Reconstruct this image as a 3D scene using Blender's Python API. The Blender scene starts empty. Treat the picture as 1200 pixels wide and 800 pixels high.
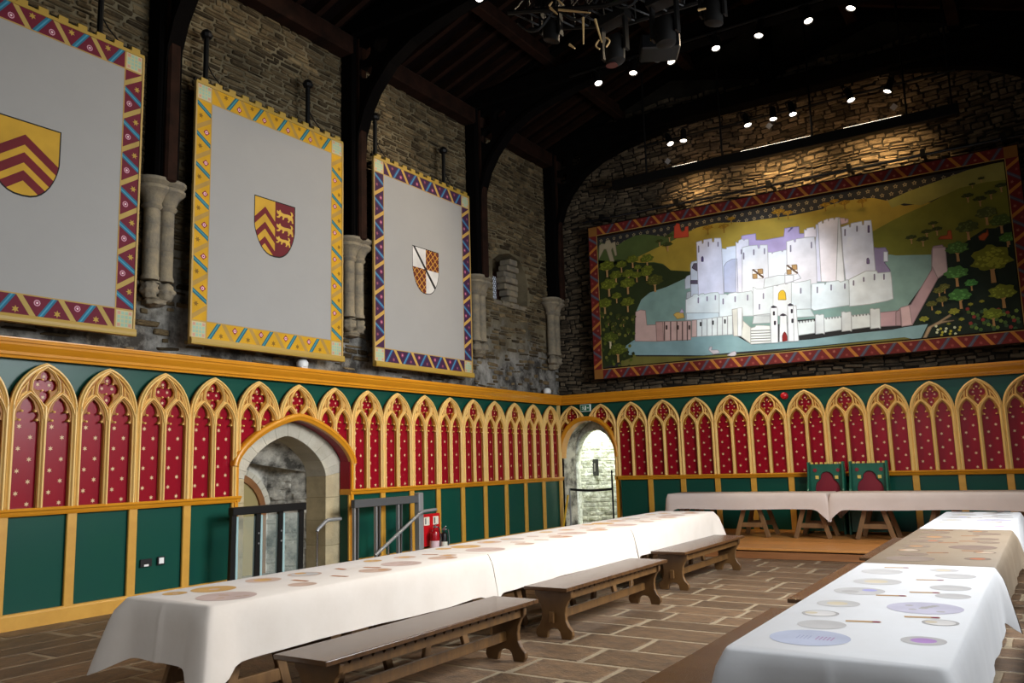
import bpy, bmesh, math, random
from mathutils import Matrix, Vector
import numpy as np
PI = math.pi
SC = bpy.context.scene
COL = SC.collection
R_ = random.Random(7)

# ------------------------------------------------------------------ camera
cam = bpy.data.cameras.new('camera')
cam.sensor_width = 36.0
cam.lens = 29.3
cam.clip_start = 0.05
camo = bpy.data.objects.new('camera', cam)
COL.objects.link(camo)
cr = Vector((0.84138, 0.53969, -0.02842)); cu = Vector((0.10188, -0.10675, 0.98905)); cd = Vector((-0.53075, 0.83507, 0.14480))
camo.matrix_world = Matrix(((cr.x, cu.x, -cd.x, 9.1388), (cr.y, cu.y, -cd.y, -16.3056), (cr.z, cu.z, -cd.z, 1.55), (0, 0, 0, 1)))
SC.camera = camo
CAMP = Vector((9.1388, -16.3056, 1.55))

# ------------------------------------------------------------------ light and exposure
SC.view_settings.view_transform = 'Standard'
SC.view_settings.look = 'None'
SC.view_settings.gamma = 1.0
SC.view_settings.use_curve_mapping = False
SC.view_settings.exposure = 0.22
w = bpy.data.worlds.new('daylight'); SC.world = w; w.use_nodes = True
nt = w.node_tree; bg = nt.nodes['Background']
tc = nt.nodes.new('ShaderNodeTexCoord'); sx = nt.nodes.new('ShaderNodeSeparateXYZ'); rp = nt.nodes.new('ShaderNodeValToRGB')
nt.links.new(tc.outputs['Generated'], sx.inputs[0]); nt.links.new(sx.outputs['Z'], rp.inputs[0]); nt.links.new(rp.outputs[0], bg.inputs[0])
rp.color_ramp.elements[0].position = 0.0; rp.color_ramp.elements[0].color = (.16, .17, .14, 1)
rp.color_ramp.elements[1].position = 0.6; rp.color_ramp.elements[1].color = (.70, .82, 1, 1)
e = rp.color_ramp.elements.new(0.04); e.color = (.95, .97, 1, 1)
bg.inputs[1].default_value = 1.0

def area(name, loc, to, sx_, sy_, power, col, spread=180):
    l = bpy.data.lights.new(name, 'AREA'); l.shape = 'RECTANGLE'; l.size = sx_; l.size_y = sy_; l.energy = power; l.color = col
    l.spread = math.radians(spread)
    o = bpy.data.objects.new(name, l); COL.objects.link(o); o.location = loc
    d = (Vector(to) - Vector(loc)).normalized()
    o.rotation_euler = d.to_track_quat('-Z', 'Z').to_euler() if abs(d.z) < .99 else (0 if d.z < 0 else PI, 0, 0)
    return o
def spot(name, loc, to, power, col, angle=50, blend=.6, rad=.08):
    l = bpy.data.lights.new(name, 'SPOT'); l.energy = power; l.color = col; l.spot_size = math.radians(angle); l.spot_blend = blend; l.shadow_soft_size = rad
    o = bpy.data.objects.new(name, l); COL.objects.link(o); o.location = loc
    o.rotation_euler = (Vector(to) - Vector(loc)).to_track_quat('-Z', 'Y').to_euler(); return o
# the hall's tall windows in the right-hand wall (daylight slanting down) and the one in the wall behind
WIN_Y = (-11.9, -7.2)
DAY = (.92, .96, 1.0)
for y, p in zip(WIN_Y, (175, 690)):
    area('window_daylight', (10.3, y, 4.1), (6.0, y + .3, 1.5), 2.7, 4.0, p, DAY, 150)
area('rear_window_daylight', (5.0, -18.95, 3.6), (5.0, -12, 0.5), 3.0, 4.0, 50, DAY, 150)
# warm stage lamps hanging from the roof trusses
WARM = (1.0, .72, .42)
for x, y, tx, ty, p in ((2.92, -3.35, 5.2, -7.0, 150), (4.3, -3.35, 6.2, -9.5, 300), (5.8, -3.35, 6.3, -5.4, 160), (2.73, -6.7, 4.6, -10.4, 60), (2.2, -6.7, 4.3, -7.6, 50)):
    spot('roof_spotlight', (x, y, 8.2), (tx, ty, 0), p, WARM, 62, .8)
# lighting bar over the painting: warm wall washers; and the cool projector aimed at the painted castle
for x0, x1 in ((3.15, 3.75), (4.55, 5.95), (6.5, 7.5)):
    area('bar_wash_light', ((x0 + x1) / 2, -.42, 7.43), ((x0 + x1) / 2, .25, 6.85), x1 - x0, .06, 19 * (x1 - x0), (1, .66, .3), 110)
    area('bar_up_light', ((x0 + x1) / 2, -.42, 7.56), ((x0 + x1) / 2, .25, 8.0), x1 - x0, .05, 2.5 * (x1 - x0), (1, .6, .28))
spot('truss_lamp_left_wall', (6.2, -3.5, 8.2), (0, -8.6, 3.4), 1000, (1, .8, .55), 80, .7, .1)
spot('truss_lamp_end_wall', (2.6, -3.4, 8.2), (7.2, 0, .9), 800, (1, .8, .55), 50, .6, .1)
spot('projector_light', (4.9, -6.6, 8.2), (4.75, -.2, 4.75), 1150, (.74, .87, 1.0), 27, .7, .05)
# lamp inside the stair passage at the far end
pl = bpy.data.lights.new('passage_light', 'POINT'); pl.energy = 135; pl.color = (.97, 1, .95); pl.shadow_soft_size = .15
po = bpy.data.objects.new('passage_light', pl); COL.objects.link(po); po.location = (.35, 1.15, 2.75)

# ------------------------------------------------------------------ materials
def lin(h):
    o = []
    for i in (0, 2, 4):
        c = int(h[i:i + 2], 16) / 255
        o.append(c / 12.92 if c <= .04045 else ((c + .055) / 1.055) ** 2.4)
    return tuple(o)
MATS = {}
def mat(name, hexc, rough=.6, hex2=None, scale=8, stretch=(1, 1, 1), bump=0, bscale=60, metal=0, rnd=0, detail=5, spec=.5, lo=.35, hi=.65, island=False, emit=0, coord='Object', sheen=0):
    m = bpy.data.materials.new(name); m.use_nodes = True; t = m.node_tree; b = t.nodes['Principled BSDF']
    N = t.nodes.new; L = t.links.new
    b.inputs['Roughness'].default_value = rough; b.inputs['Metallic'].default_value = metal; b.inputs['Specular IOR Level'].default_value = spec
    c1 = (*lin(hexc), 1); b.inputs['Base Color'].default_value = c1
    out = None
    if hex2 or bump:
        tc = N('ShaderNodeTexCoord'); mp = N('ShaderNodeMapping'); mp.inputs['Scale'].default_value = stretch; L(tc.outputs[coord], mp.inputs[0])
    if hex2:
        n = N('ShaderNodeTexNoise'); n.inputs['Scale'].default_value = scale; n.inputs['Detail'].default_value = detail; n.inputs['Roughness'].default_value = .65
        L(mp.outputs[0], n.inputs['Vector'])
        r = N('ShaderNodeValToRGB'); r.color_ramp.elements[0].position = lo; r.color_ramp.elements[1].position = hi
        r.color_ramp.elements[0].color = c1; r.color_ramp.elements[1].color = (*lin(hex2), 1)
        L(n.outputs['Fac'], r.inputs[0]); out = r.outputs[0]
    if rnd:
        oi = N('ShaderNodeObjectInfo'); src = oi.outputs['Random']
        if island:
            g = N('ShaderNodeNewGeometry'); a = N('ShaderNodeMath'); a.operation = 'ADD'; L(g.outputs['Random Per Island'], a.inputs[0]); L(src, a.inputs[1])
            f = N('ShaderNodeMath'); f.operation = 'FRACT'; L(a.outputs[0], f.inputs[0]); src = f.outputs[0]
        mr = N('ShaderNodeMapRange'); mr.inputs['To Min'].default_value = 1 - rnd; mr.inputs['To Max'].default_value = 1 + rnd; L(src, mr.inputs['Value'])
        hs = N('ShaderNodeHueSaturation'); L(mr.outputs[0], hs.inputs['Value'])
        if out: L(out, hs.inputs['Color'])
        else: hs.inputs['Color'].default_value = c1
        out = hs.outputs[0]
    if out: L(out, b.inputs['Base Color'])
    if bump:
        n2 = N('ShaderNodeTexNoise'); n2.inputs['Scale'].default_value = bscale; n2.inputs['Detail'].default_value = 4; L(mp.outputs[0], n2.inputs['Vector'])
        bp = N('ShaderNodeBump'); bp.inputs['Strength'].default_value = bump; bp.inputs['Distance'].default_value = .02; L(n2.outputs['Fac'], bp.inputs['Height']); L(bp.outputs[0], b.inputs['Normal'])
    if emit:
        b.inputs['Emission Color'].default_value = c1; b.inputs['Emission Strength'].default_value = emit
    if sheen: b.inputs['Sheen Weight'].default_value = sheen
    MATS[name] = m; return m
def artmat(name, rough=.75):
    m = bpy.data.materials.new(name); m.use_nodes = True; t = m.node_tree; b = t.nodes['Principled BSDF']
    a = t.nodes.new('ShaderNodeAttribute'); a.attribute_name = 'Col'
    n = t.nodes.new('ShaderNodeTexNoise'); n.inputs['Scale'].default_value = 3.5; n.inputs['Detail'].default_value = 9
    mr = t.nodes.new('ShaderNodeMapRange'); mr.inputs['To Min'].default_value = .7; mr.inputs['To Max'].default_value = 1.28
    hs = t.nodes.new('ShaderNodeHueSaturation')
    tc = t.nodes.new('ShaderNodeTexCoord'); t.links.new(tc.outputs['Object'], n.inputs['Vector'])
    t.links.new(n.outputs['Fac'], mr.inputs['Value']); t.links.new(mr.outputs[0], hs.inputs['Value']); t.links.new(a.outputs['Color'], hs.inputs['Color'])
    t.links.new(hs.outputs[0], b.inputs['Base Color']); b.inputs['Roughness'].default_value = rough; b.inputs['Specular IOR Level'].default_value = .25
    MATS[name] = m; return m
mat('gold_rail', 'd18c1e', .32, 'c9841a', 3, (1, 1, 1))
mat('gold_rib', 'ecc67a', .34, 'e8bf70', 3, spec=.4)
mat('gold_plate', 'a0681a', .45, '965f14', 3, spec=.3)
mat('gold_skirt', 'cb973a', .42, 'c08c32', 4, bump=.05, bscale=40)
mat('green_paint', '0f453a', .32, '104739', 2, spec=.25)
mat('red_paint', '86061c', .28, '8a071e', 2, spec=.22)
mat('star_gilt', 'd6b88a', .45)
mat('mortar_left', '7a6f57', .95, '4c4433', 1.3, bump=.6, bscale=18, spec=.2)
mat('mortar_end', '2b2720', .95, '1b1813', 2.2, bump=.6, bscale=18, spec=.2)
mat('stone_left', '3f3323', .93, '6d5e44', 3, rnd=.6, island=True, bump=.7, bscale=22, spec=.2)
mat('stone_end', '6b5e4b', .92, '3b3329', 3, rnd=.45, island=True, bump=.7, bscale=22, spec=.2)
mat('plaster_left', '46433e', .95, '8f8c86', 2.6, bump=.6, bscale=14, spec=.2, detail=9, lo=.42, hi=.68)
mat('ashlar', 'b3ab98', .9, 'c2bcab', 2.4, rnd=.06, bump=.35, bscale=30, spec=.25)
mat('jamb_stone', 'c6b691', .9, 'a89a7c', 2.0, rnd=.05, bump=.3, bscale=25, spec=.2)
mat('corbel_stone', '6b655b', .9, '8b7f68', 5, rnd=.1, bump=.4, bscale=30, spec=.25)
mat('recess_stone', 'cbc6b8', .95, '4c4943', 3.2, rnd=.2, island=True, bump=.5, bscale=14, spec=.2, detail=10, lo=.4, hi=.62)
mat('white_stone', 'eceee6', .9, '999b84', 8, rnd=.3, island=True, bump=.7, bscale=25, spec=.2)
mat('timber_dark', '060403', .95, '030202', 4, (1, 1, .25), bump=.2, bscale=20, spec=.08)
mat('timber_brown', '2a1810', .85, '1a0f09', 4, (.3, 1, 1), bump=.2, bscale=20, spec=.1)
mat('roof_board', '100605', .95, '080403', 4, bump=.2, bscale=20, spec=.08)
mat('flagstone', '74593f', .5, '3a2e24', 5, rnd=.25, bump=.5, bscale=22, detail=10, lo=.3, hi=.72)
mat('floor_mortar', '8f7e63', .8, '7a6a54', 6, bump=.2, bscale=40)
mat('bench_top', '54381f', .24, '412a18', 3, (6, .5, 1), bump=.06, bscale=40)
mat('bench_wood', '62431f', .45, '493117', 3, (5, .6, .6), bump=.1, bscale=40)
mat('trestle_wood', '7d5a33', .55, '694a29', 3, (3, 3, .5), rnd=.1, bump=.1, bscale=40)
mat('dais_wood', 'b87d42', .35, 'a56c34', 3, (.4, 5, 5), rnd=.1, bump=.05)
mat('dais_riser', '8f5c33', .5, '7c4d29', 3, (.4, 5, 5))
mat('linen', 'd8ccbf', .85, 'd3c6b8', 3, bump=.12, bscale=7, sheen=.2)
mat('linen_pink', 'c9bab1', .85, 'c4b4aa', 3, bump=.15, bscale=7)
mat('linen_white', 'c6c5c5', .85, 'c3c1c0', 3, bump=.12, bscale=7, sheen=.2)
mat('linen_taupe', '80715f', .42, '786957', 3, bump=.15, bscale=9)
mat('banner_cloth', '989795', .85, '969593', 2, bump=.06, bscale=14, spec=.2)
mat('banner_gold', 'a08230', .5); mat('banner_edge', 'a8894a', .6)
mat('black_iron', '080706', .55, spec=.25); mat('black_frame', '0b0d0d', .35)
mat('black_gloss', '17181a', .22)
mat('steel', '9a9c9d', .35, metal=.4); mat('steel_dark', '5d5f60', .4, metal=.3)
mat('chrome', 'c9cbcc', .2, metal=1.0)
mat('fire_red', 'c0101a', .35); mat('ext_red', '9d0d1a', .25); mat('white_plastic', 'e6e6e2', .4); mat('black_plastic', '0d0e10', .4); mat('sign_white', 'ded9c8', .6)
mat('sign_green', '1a6a4c', .5); mat('yellow_paint', 'd6a818', .4)
mat('throne_green', '14614a', .4, '10503e', 3); mat('throne_red', '7d1024', .5); mat('gold_paint', 'd8b85a', .4)
mat('status_green', '9ad04a', .4, emit=.8)
mat('lamp_lens', 'fff3e2', .4, emit=10); mat('led_strip', 'fff0d8', .4, emit=4); mat('exit_lit', 'e8f2ea', .5)
mat('lit_metal', 'b89866', .55); mat('boss_red', '4a2420', .5); mat('pane_sky', 'c5cbd8', .3, emit=.55); mat('lead', '3b3d40', .6); mat('rust_frame', '5a2a1a', .7)
mat('grey_card', '8b8784', .6); mat('label_pale', 'd9b8bd', .5); mat('door_oak', '8a5a2a', .55, '7a4c22', 4, (1, 1, .3)); mat('straw', '9a8a5a', .8)
artmat('painted_art', .7); artmat('printed_art', .8)
gm = bpy.data.materials.new('clear_glass'); gm.use_nodes = True
gb = gm.node_tree.nodes['Principled BSDF']; gb.inputs['Base Color'].default_value = (.4, .5, .46, 1); gb.inputs['Alpha'].default_value = .13; gb.inputs['Roughness'].default_value = .04
MATS['clear_glass'] = gm
ge = bpy.data.materials.new('glass_edge'); ge.use_nodes = True
ge.node_tree.nodes['Principled BSDF'].inputs['Base Color'].default_value = (.32, .47, .47, 1); ge.node_tree.nodes['Principled BSDF'].inputs['Roughness'].default_value = .15
MATS['glass_edge'] = ge

# ------------------------------------------------------------------ mesh helpers
class MB:
    def __init__(s): s.v = []; s.f = []
    def add(s, vs, fs):
        n = len(s.v); s.v += [tuple(p) for p in vs]; s.f += [tuple(i + n for i in f) for f in fs]; return s
    def box(s, x0, x1, y0, y1, z0, z1, M=None):
        vs = [(x, y, z) for z in (z0, z1) for y in (y0, y1) for x in (x0, x1)]
        if M: vs = [tuple(M @ Vector(p)) for p in vs]
        return s.add(vs, [(0, 2, 3, 1), (4, 5, 7, 6), (0, 1, 5, 4), (2, 6, 7, 3), (0, 4, 6, 2), (1, 3, 7, 5)])
    def beam(s, a, b, wx, wz, up=(0, 0, 1)):
        a = Vector(a); b = Vector(b); d = (b - a).normalized(); u = Vector(up)
        if abs(d.dot(u)) > .98: u = Vector((1, 0, 0))
        r = d.cross(u).normalized(); u = r.cross(d)
        vs = [p + r * (i * wx / 2) + u * (j * wz / 2) for p in (a, b) for i, j in ((-1, -1), (1, -1), (1, 1), (-1, 1))]
        return s.add(vs, [(0, 3, 2, 1), (4, 5, 6, 7), (0, 1, 5, 4), (1, 2, 6, 5), (2, 3, 7, 6), (3, 0, 4, 7)])
    def prism(s, poly, d0, d1, fr=None):
        """poly of (a,b), extruded along c; fr maps (a,b,c)->xyz"""
        fr = fr or (lambda a, b, c: (a, b, c)); n = len(poly)
        vs = [fr(a, b, d0) for a, b in poly] + [fr(a, b, d1) for a, b in poly]
        return s.add(vs, [tuple(range(n - 1, -1, -1)), tuple(range(n, 2 * n))] + [(i, (i + 1) % n, n + (i + 1) % n, n + i) for i in range(n)])
    def tube(s, path, r, seg=8, closed=False):
        P = [Vector(p) for p in path]; n = len(P); rings = []; u = None
        for i, p in enumerate(P):
            if closed: d = P[(i + 1) % n] - P[i - 1]
            else: d = P[min(i + 1, n - 1)] - P[max(i - 1, 0)]
            d.normalize()
            if u is None:
                u = Vector((0, 0, 1)) if abs(d.z) < .9 else Vector((1, 0, 0))
            a = d.cross(u).normalized(); u = a.cross(d).normalized()
            rr = r[i] if isinstance(r, (list, tuple)) else r
            rings.append([p + (a * math.cos(2 * PI * k / seg) + u * math.sin(2 * PI * k / seg)) * rr for k in range(seg)])
        vs = [q for g in rings for q in g]; fs = []
        for i in range(n if closed else n - 1):
            j = (i + 1) % n
            for k in range(seg): fs.append((i * seg + k, i * seg + (k + 1) % seg, j * seg + (k + 1) % seg, j * seg + k))
        if not closed: fs += [tuple(range(seg - 1, -1, -1)), tuple((n - 1) * seg + k for k in range(seg))]
        return s.add(vs, fs)
    def lathe(s, prof, c=(0, 0, 0), seg=16, axis='z'):
        vs = []; fs = []; n = len(prof)
        for r, h in prof:
            for k in range(seg):
                a = 2 * PI * k / seg; x, y = r * math.cos(a), r * math.sin(a)
                p = (x, y, h) if axis == 'z' else ((h, x, y) if axis == 'x' else (y, h, x))
                vs.append((p[0] + c[0], p[1] + c[1], p[2] + c[2]))
        for i in range(n - 1):
            for k in range(seg): fs.append((i * seg + k, i * seg + (k + 1) % seg, (i + 1) * seg + (k + 1) % seg, (i + 1) * seg + k))
        fs += [tuple(range(seg - 1, -1, -1)), tuple((n - 1) * seg + k for k in range(seg))]
        return s.add(vs, fs)
    def sweep(s, path, prof, w0=0, closed=False):
        """path in (u,v); prof list of (across, out) -> u,v,w with mitred joints"""
        P = [Vector((p[0], p[1])) for p in path]; n = len(P); m = len(prof); vs = []
        for i in range(n):
            a = P[i - 1] if (i > 0 or closed) else None; b = P[(i + 1) % n] if (i < n - 1 or closed) else None
            d1 = (P[i] - a).normalized() if a is not None else None; d2 = (b - P[i]).normalized() if b is not None else None
            d1 = d1 or d2; d2 = d2 or d1
            n1 = Vector((-d1.y, d1.x)); n2 = Vector((-d2.y, d2.x)); nn = n1 + n2
            if nn.length < 1e-6: nn = n1
            nn.normalize(); k = 1 / max(.35, nn.dot(n1))
            for ac, o in prof: q = P[i] + nn * (ac * k); vs.append((q.x, q.y, w0 + o))
        fs = []
        for i in range(n if closed else n - 1):
            j = (i + 1) % n
            for k in range(m - 1): fs.append((i * m + k, j * m + k, j * m + k + 1, i * m + k + 1))
        if not closed: fs += [tuple(range(m)), tuple((n - 1) * m + k for k in range(m - 1, -1, -1))]
        return s.add(vs, fs)
    def mesh(s, name, m, bevel=0, smooth=0, segs=1):
        me = bpy.data.meshes.new(name); me.from_pydata(s.v, [], s.f)
        b = bmesh.new(); b.from_mesh(me); bmesh.ops.recalc_face_normals(b, faces=b.faces)
        if bevel:
            es = [e for e in b.edges if len(e.link_faces) == 2 and e.calc_face_angle(0) > .6]
            bmesh.ops.bevel(b, geom=es, offset=bevel, segments=segs, affect='EDGES', profile=.5, clamp_overlap=True)
        b.to_mesh(me); b.free()
        if smooth: smooth_mesh(me, smooth)
        if m: me.materials.append(MATS[m])
        return me
    def obj(s, name, m, parent=None, loc=None, bevel=0, smooth=0, segs=1):
        return link(name, s.mesh(name, m, bevel, smooth, segs), parent, loc)
def smooth_mesh(me, ang=.6):
    me.polygons.foreach_set('use_smooth', [True] * len(me.polygons))
    b = bmesh.new(); b.from_mesh(me)
    for e in b.edges:
        if len(e.link_faces) != 2 or e.calc_face_angle(0) > ang: e.smooth = False
    b.to_mesh(me); b.free()
def link(name, me, parent=None, loc=None):
    o = bpy.data.objects.new(name, me); COL.objects.link(o)
    if parent: o.parent = parent
    if loc is not None: o.location = loc
    return o
def tag(o, label=None, cat=None, group=None, kind=None):
    if label: o['label'] = label
    if cat: o['category'] = cat
    if group: o['group'] = group
    if kind: o['kind'] = kind
    return o
def thing(name, label, cat, loc=(0, 0, 0), rz=0, group=None, M=None):
    o = bpy.data.objects.new(name, None); COL.objects.link(o); o.empty_display_size = .1
    if M: o.matrix_world = M
    else: o.location = loc; o.rotation_euler = (0, 0, rz)
    return tag(o, label, cat, group)
def dup(root, loc, rz=0, label=None, name=None):
    r = root.copy(); COL.objects.link(r); r.location = loc; r.rotation_euler = (0, 0, rz)
    if label: r['label'] = label
    def rec(a, b):
        for ch in a.children:
            c = ch.copy(); COL.objects.link(c); c.parent = b; rec(ch, c)
    rec(root, r); return r
def FL(u=0, v=0, w=0): return Matrix(((0, 0, 1, w), (1, 0, 0, u), (0, 1, 0, v), (0, 0, 0, 1)))       # left wall frame: u=+y v=+z w=+x
def FE(u=0, v=0, w=0): return Matrix(((1, 0, 0, u), (0, 0, -1, -w), (0, 1, 0, v), (0, 0, 0, 1)))     # end wall frame: u=+x v=+z w=-y
def plate(outlines, depth, bevel=0, w0=0):
    """filled 2D outlines (first outer, rest holes) extruded from w0 to w0+depth -> mesh"""
    cu_ = bpy.data.curves.new('plate', 'CURVE'); cu_.dimensions = '2D'; cu_.fill_mode = 'BOTH'; cu_.extrude = max(0, depth / 2 - bevel); cu_.bevel_depth = bevel; cu_.bevel_resolution = 0
    cu_.offset = -bevel
    for pts in outlines:
        sp = cu_.splines.new('POLY'); sp.points.add(len(pts) - 1); sp.use_cyclic_u = True
        for p, q in zip(sp.points, pts): p.co = (q[0], q[1], 0, 1)
    o = bpy.data.objects.new('plate', cu_); COL.objects.link(o)
    dg = bpy.context.evaluated_depsgraph_get(); me = bpy.data.meshes.new_from_object(o.evaluated_get(dg))
    bpy.data.objects.remove(o); bpy.data.curves.remove(cu_)
    me.transform(Matrix.Translation((0, 0, w0 + depth / 2))); return me
def addmesh(mb, me):
    mb.add([tuple(v.co) for v in me.vertices], [tuple(p.vertices) for p in me.polygons]); bpy.data.meshes.remove(me)
def circ(cx, cy, r, n=12, a0=0, a1=2 * PI, ry=None):
    full = abs(a1 - a0 - 2 * PI) < 1e-6; m = n if full else n - 1
    return [(cx + r * math.cos(a0 + (a1 - a0) * k / m), cy + (ry or r) * math.sin(a0 + (a1 - a0) * k / m)) for k in range(n)]
class Art:
    """flat painted shapes, one thin layer over the next"""
    def __init__(s): s.p = []
    def add(s, pts, hexc, layer=0): s.p.append((layer, hexc, pts)); return s
    def obj(s, name, m, parent, w=0, dz=.00001, M=None):
        vs = []; fs = []; cols = []
        for rank, (layer, h, pts) in enumerate(sorted(s.p, key=lambda q: q[0])):
            n = len(vs); vs += [(p[0], p[1], w + rank * dz) for p in pts]; fs.append(tuple(range(n, n + len(pts)))); cols.append(([(*lin(h), 1)] * len(pts)) if isinstance(h, str) else [(*(c * f for c in lin(h[0])), 1) for f in h[1]])
        me = bpy.data.meshes.new(name); me.from_pydata(vs, [], fs)
        at = me.color_attributes.new('Col', 'FLOAT_COLOR', 'CORNER'); buf = []
        for cc in cols:
            for c in cc: buf += list(c)
        at.data.foreach_set('color', buf); me.materials.append(MATS[m])
        b = bmesh.new(); b.from_mesh(me)
        for f in b.faces:
            if f.normal.z < 0: f.normal_flip()
        b.to_mesh(me); b.free()
        return link(name, me, parent)
def star(cx, cy, r, n=6, inner=.45, rot=PI / 2):
    return [(cx + (r if k % 2 == 0 else r * inner) * math.cos(rot + PI * k / n), cy + (r if k % 2 == 0 else r * inner) * math.sin(rot + PI * k / n)) for k in range(2 * n)]
def dist(p): return (Vector(p) - CAMP).length

# ------------------------------------------------------------------ setting: floor
def inframe(p, m=0):
    v = Vector(p) - CAMP; z = v.dot(cd)
    if z < .2: return False
    f = 976.66; x = 600 + f * v.dot(cr) / z; y = 400 - f * v.dot(cu) / z
    return -m < x < 1200 + m and -m < y < 800 + m
XR, YB, YE, XL = 10.2, -19.0, .25, -.15      # right wall, rear wall, end wall and left wall faces
floor = MB().box(-2.2, 11, -19.6, 3.2, -.25, -.003).obj('floor', 'floor_mortar'); tag(floor, 'dark flagstone floor with pale mortar joints', kind='structure')
def flag_mesh(seed):
    r = random.Random(seed); j = lambda: r.uniform(-.012, .012)
    c = [(-.5 + j(), -.5 + j()), (j() * 2, -.5 + j()), (.5 + j(), -.5 + j()), (.5 + j(), j()), (.5 + j(), .5 + j()), (j() * 2, .5 + j()), (-.5 + j(), .5 + j()), (-.5 + j(), j())]
    b = MB(); n = 8
    vs = [(x, y, -.03) for x, y in c] + [(x, y, -.004) for x, y in c] + [(x * .97, y * .95, r.uniform(-.001, .001)) for x, y in c] + [(0, 0, r.uniform(-.001, .002))]
    fs = []
    for i in range(n):
        k = (i + 1) % n; fs += [(i, k, n + k, n + i), (n + i, n + k, 2 * n + k, 2 * n + i), (2 * n + i, 2 * n + k, 3 * n)]
    return b.add(vs, fs)
FLAGS = [flag_mesh(k) for k in range(10)]
flags = []
y = -13.9
while y < -3.2:                                  # main aisle: courses run across the hall
    h = R_.choice((.36, .42, .47, .52)); x = 3.75 + R_.uniform(-.5, 0)
    while x < 10.2:
        l = R_.uniform(.5, 1.15); flags.append((x + l / 2, y + h / 2, l - .05, h - .045)); x += l
    y += h
x = -.1
while x < 3.7:                                   # left aisle: courses run along the wall
    h = R_.choice((.34, .4, .46, .5)); h = min(h, 3.75 - x); y = -14.2 + R_.uniform(-.5, 0)
    while y < -.1:
        l = R_.uniform(.6, 1.3); flags.append((x + h / 2, y + l / 2, h - .045, l - .05)); y += l
    x += h + .001
vis = sorted([f for f in flags if inframe((f[0], f[1], 0), 60)], key=lambda f: -f[2] * f[3] / dist((f[0], f[1], 0)) ** 3)
FM = [b.mesh('flagstone', 'flagstone') for b in FLAGS]
for f in vis[:295]:
    o = link('flagstone', R_.choice(FM), floor, (f[0], f[1], R_.uniform(.0, .003))); o.scale = (f[2], f[3], 1)
rest = MB()
for f in set(flags) - set(vis[:295]):
    b = R_.choice(FLAGS); rest.add([(f[0] + p[0] * f[2], f[1] + p[1] * f[3], p[2]) for p in b.v], b.f)
tag(rest.obj('flagstones', 'flagstone', floor), kind='stuff')

# ------------------------------------------------------------------ setting: walls
def pointed(hw, rise, p, q, n=24):
    return [(hw * t, rise * max(0, (1 - abs(t) ** p)) ** q) for t in [-1 + 2 * k / n for k in range(n + 1)]]
def cosspaced(hw, rise, p, q, n=28):
    ts = [math.sin(PI / 2 * (-1 + 2 * k / n)) for k in range(n + 1)]
    return [(hw * t, rise * max(0, (1 - abs(t) ** p)) ** q) for t in ts]
DL = dict(c=-7.76, hw=1.07, sp=1.62, rise=.64, p=1.4, q=.6)       # left doorway in the panelling
DE = dict(c=.645, hw=.655, sp=1.63, rise=.8, p=2.2, q=.5)         # end doorway in the panelling
def arch_pts(D, extra=0, n=28, base=None):
    a = [(D['c'] + x, D['sp'] + z) for x, z in cosspaced(D['hw'] + extra, D['rise'] + extra, D['p'], D['q'], n)]
    return ([(a[0][0], base)] if base is not None else []) + a + ([(a[-1][0], base)] if base is not None else [])
def wallmat():
    m = MATS['mortar_left']; t = m.node_tree; b = t.nodes['Principled BSDF']; N = t.nodes.new; L = t.links.new
    src = b.inputs['Base Color'].links[0].from_socket
    g = N('ShaderNodeNewGeometry'); s = N('ShaderNodeSeparateXYZ'); L(g.outputs['Position'], s.inputs[0])
    n = N('ShaderNodeTexNoise'); n.inputs['Scale'].default_value = 1.1; n.inputs['Detail'].default_value = 8; L(g.outputs['Position'], n.inputs['Vector'])
    a = N('ShaderNodeMath'); a.operation = 'MULTIPLY_ADD'; L(n.outputs['Fac'], a.inputs[0]); a.inputs[1].default_value = 2.2; L(s.outputs['Z'], a.inputs[2])
    mr = N('ShaderNodeMapRange'); mr.inputs['From Min'].default_value = 4.7; mr.inputs['From Max'].default_value = 5.7; L(a.outputs[0], mr.inputs['Value'])
    n2 = N('ShaderNodeTexNoise'); n2.inputs['Scale'].default_value = 2.3; n2.inputs['Detail'].default_value = 9; n2.inputs['Roughness'].default_value = .7; L(g.outputs['Position'], n2.inputs['Vector'])
    r = N('ShaderNodeValToRGB'); r.color_ramp.elements[0].position = .42; r.color_ramp.elements[1].position = .66
    r.color_ramp.elements[0].color = (*lin('3a3733'), 1); r.color_ramp.elements[1].color = (*lin('9a978f'), 1); L(n2.outputs['Fac'], r.inputs[0])
    mx = N('ShaderNodeMix'); mx.data_type = 'RGBA'; L(mr.outputs[0], mx.inputs['Factor']); L(r.outputs[0], mx.inputs[6]); L(src, mx.inputs[7]); L(mx.outputs[2], b.inputs['Base Color'])
wallmat()
NICHE = [(-2.36, 4.9), (-1.6, 4.93), (-1.02, 4.9), (-1.0, 5.3), (-1.06, 5.62), (-1.3, 5.9), (-1.7, 5.98), (-2.1, 5.88), (-2.36, 5.72)]
door_hole = [(DL['c'] - 1.13, .0)] + [(DL['c'] + x, 1.52 + z) for x, z in cosspaced(1.13, .88, 1.4, .6)] + [(DL['c'] + 1.13, .0)]
me = plate([[(-19.6, -.2), (.9, -.2), (.9, 8.9), (-19.6, 8.9)], door_hole, NICHE], .5, 0, -.5); me.materials.append(MATS['mortar_left'])
wall_left = link('wall_left', me); wall_left.matrix_world = FL(w=XL); tag(wall_left, 'long dark rubble stone wall above the left panelling', kind='structure')
def inv(c): return list(reversed(c))
end_hole = [(.645 - .72, 0)] + [(.645 + x, 1.63 + z) for x, z in cosspaced(.72, .86, 2.2, .5)] + [(.645 + .72, 0)]
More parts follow.
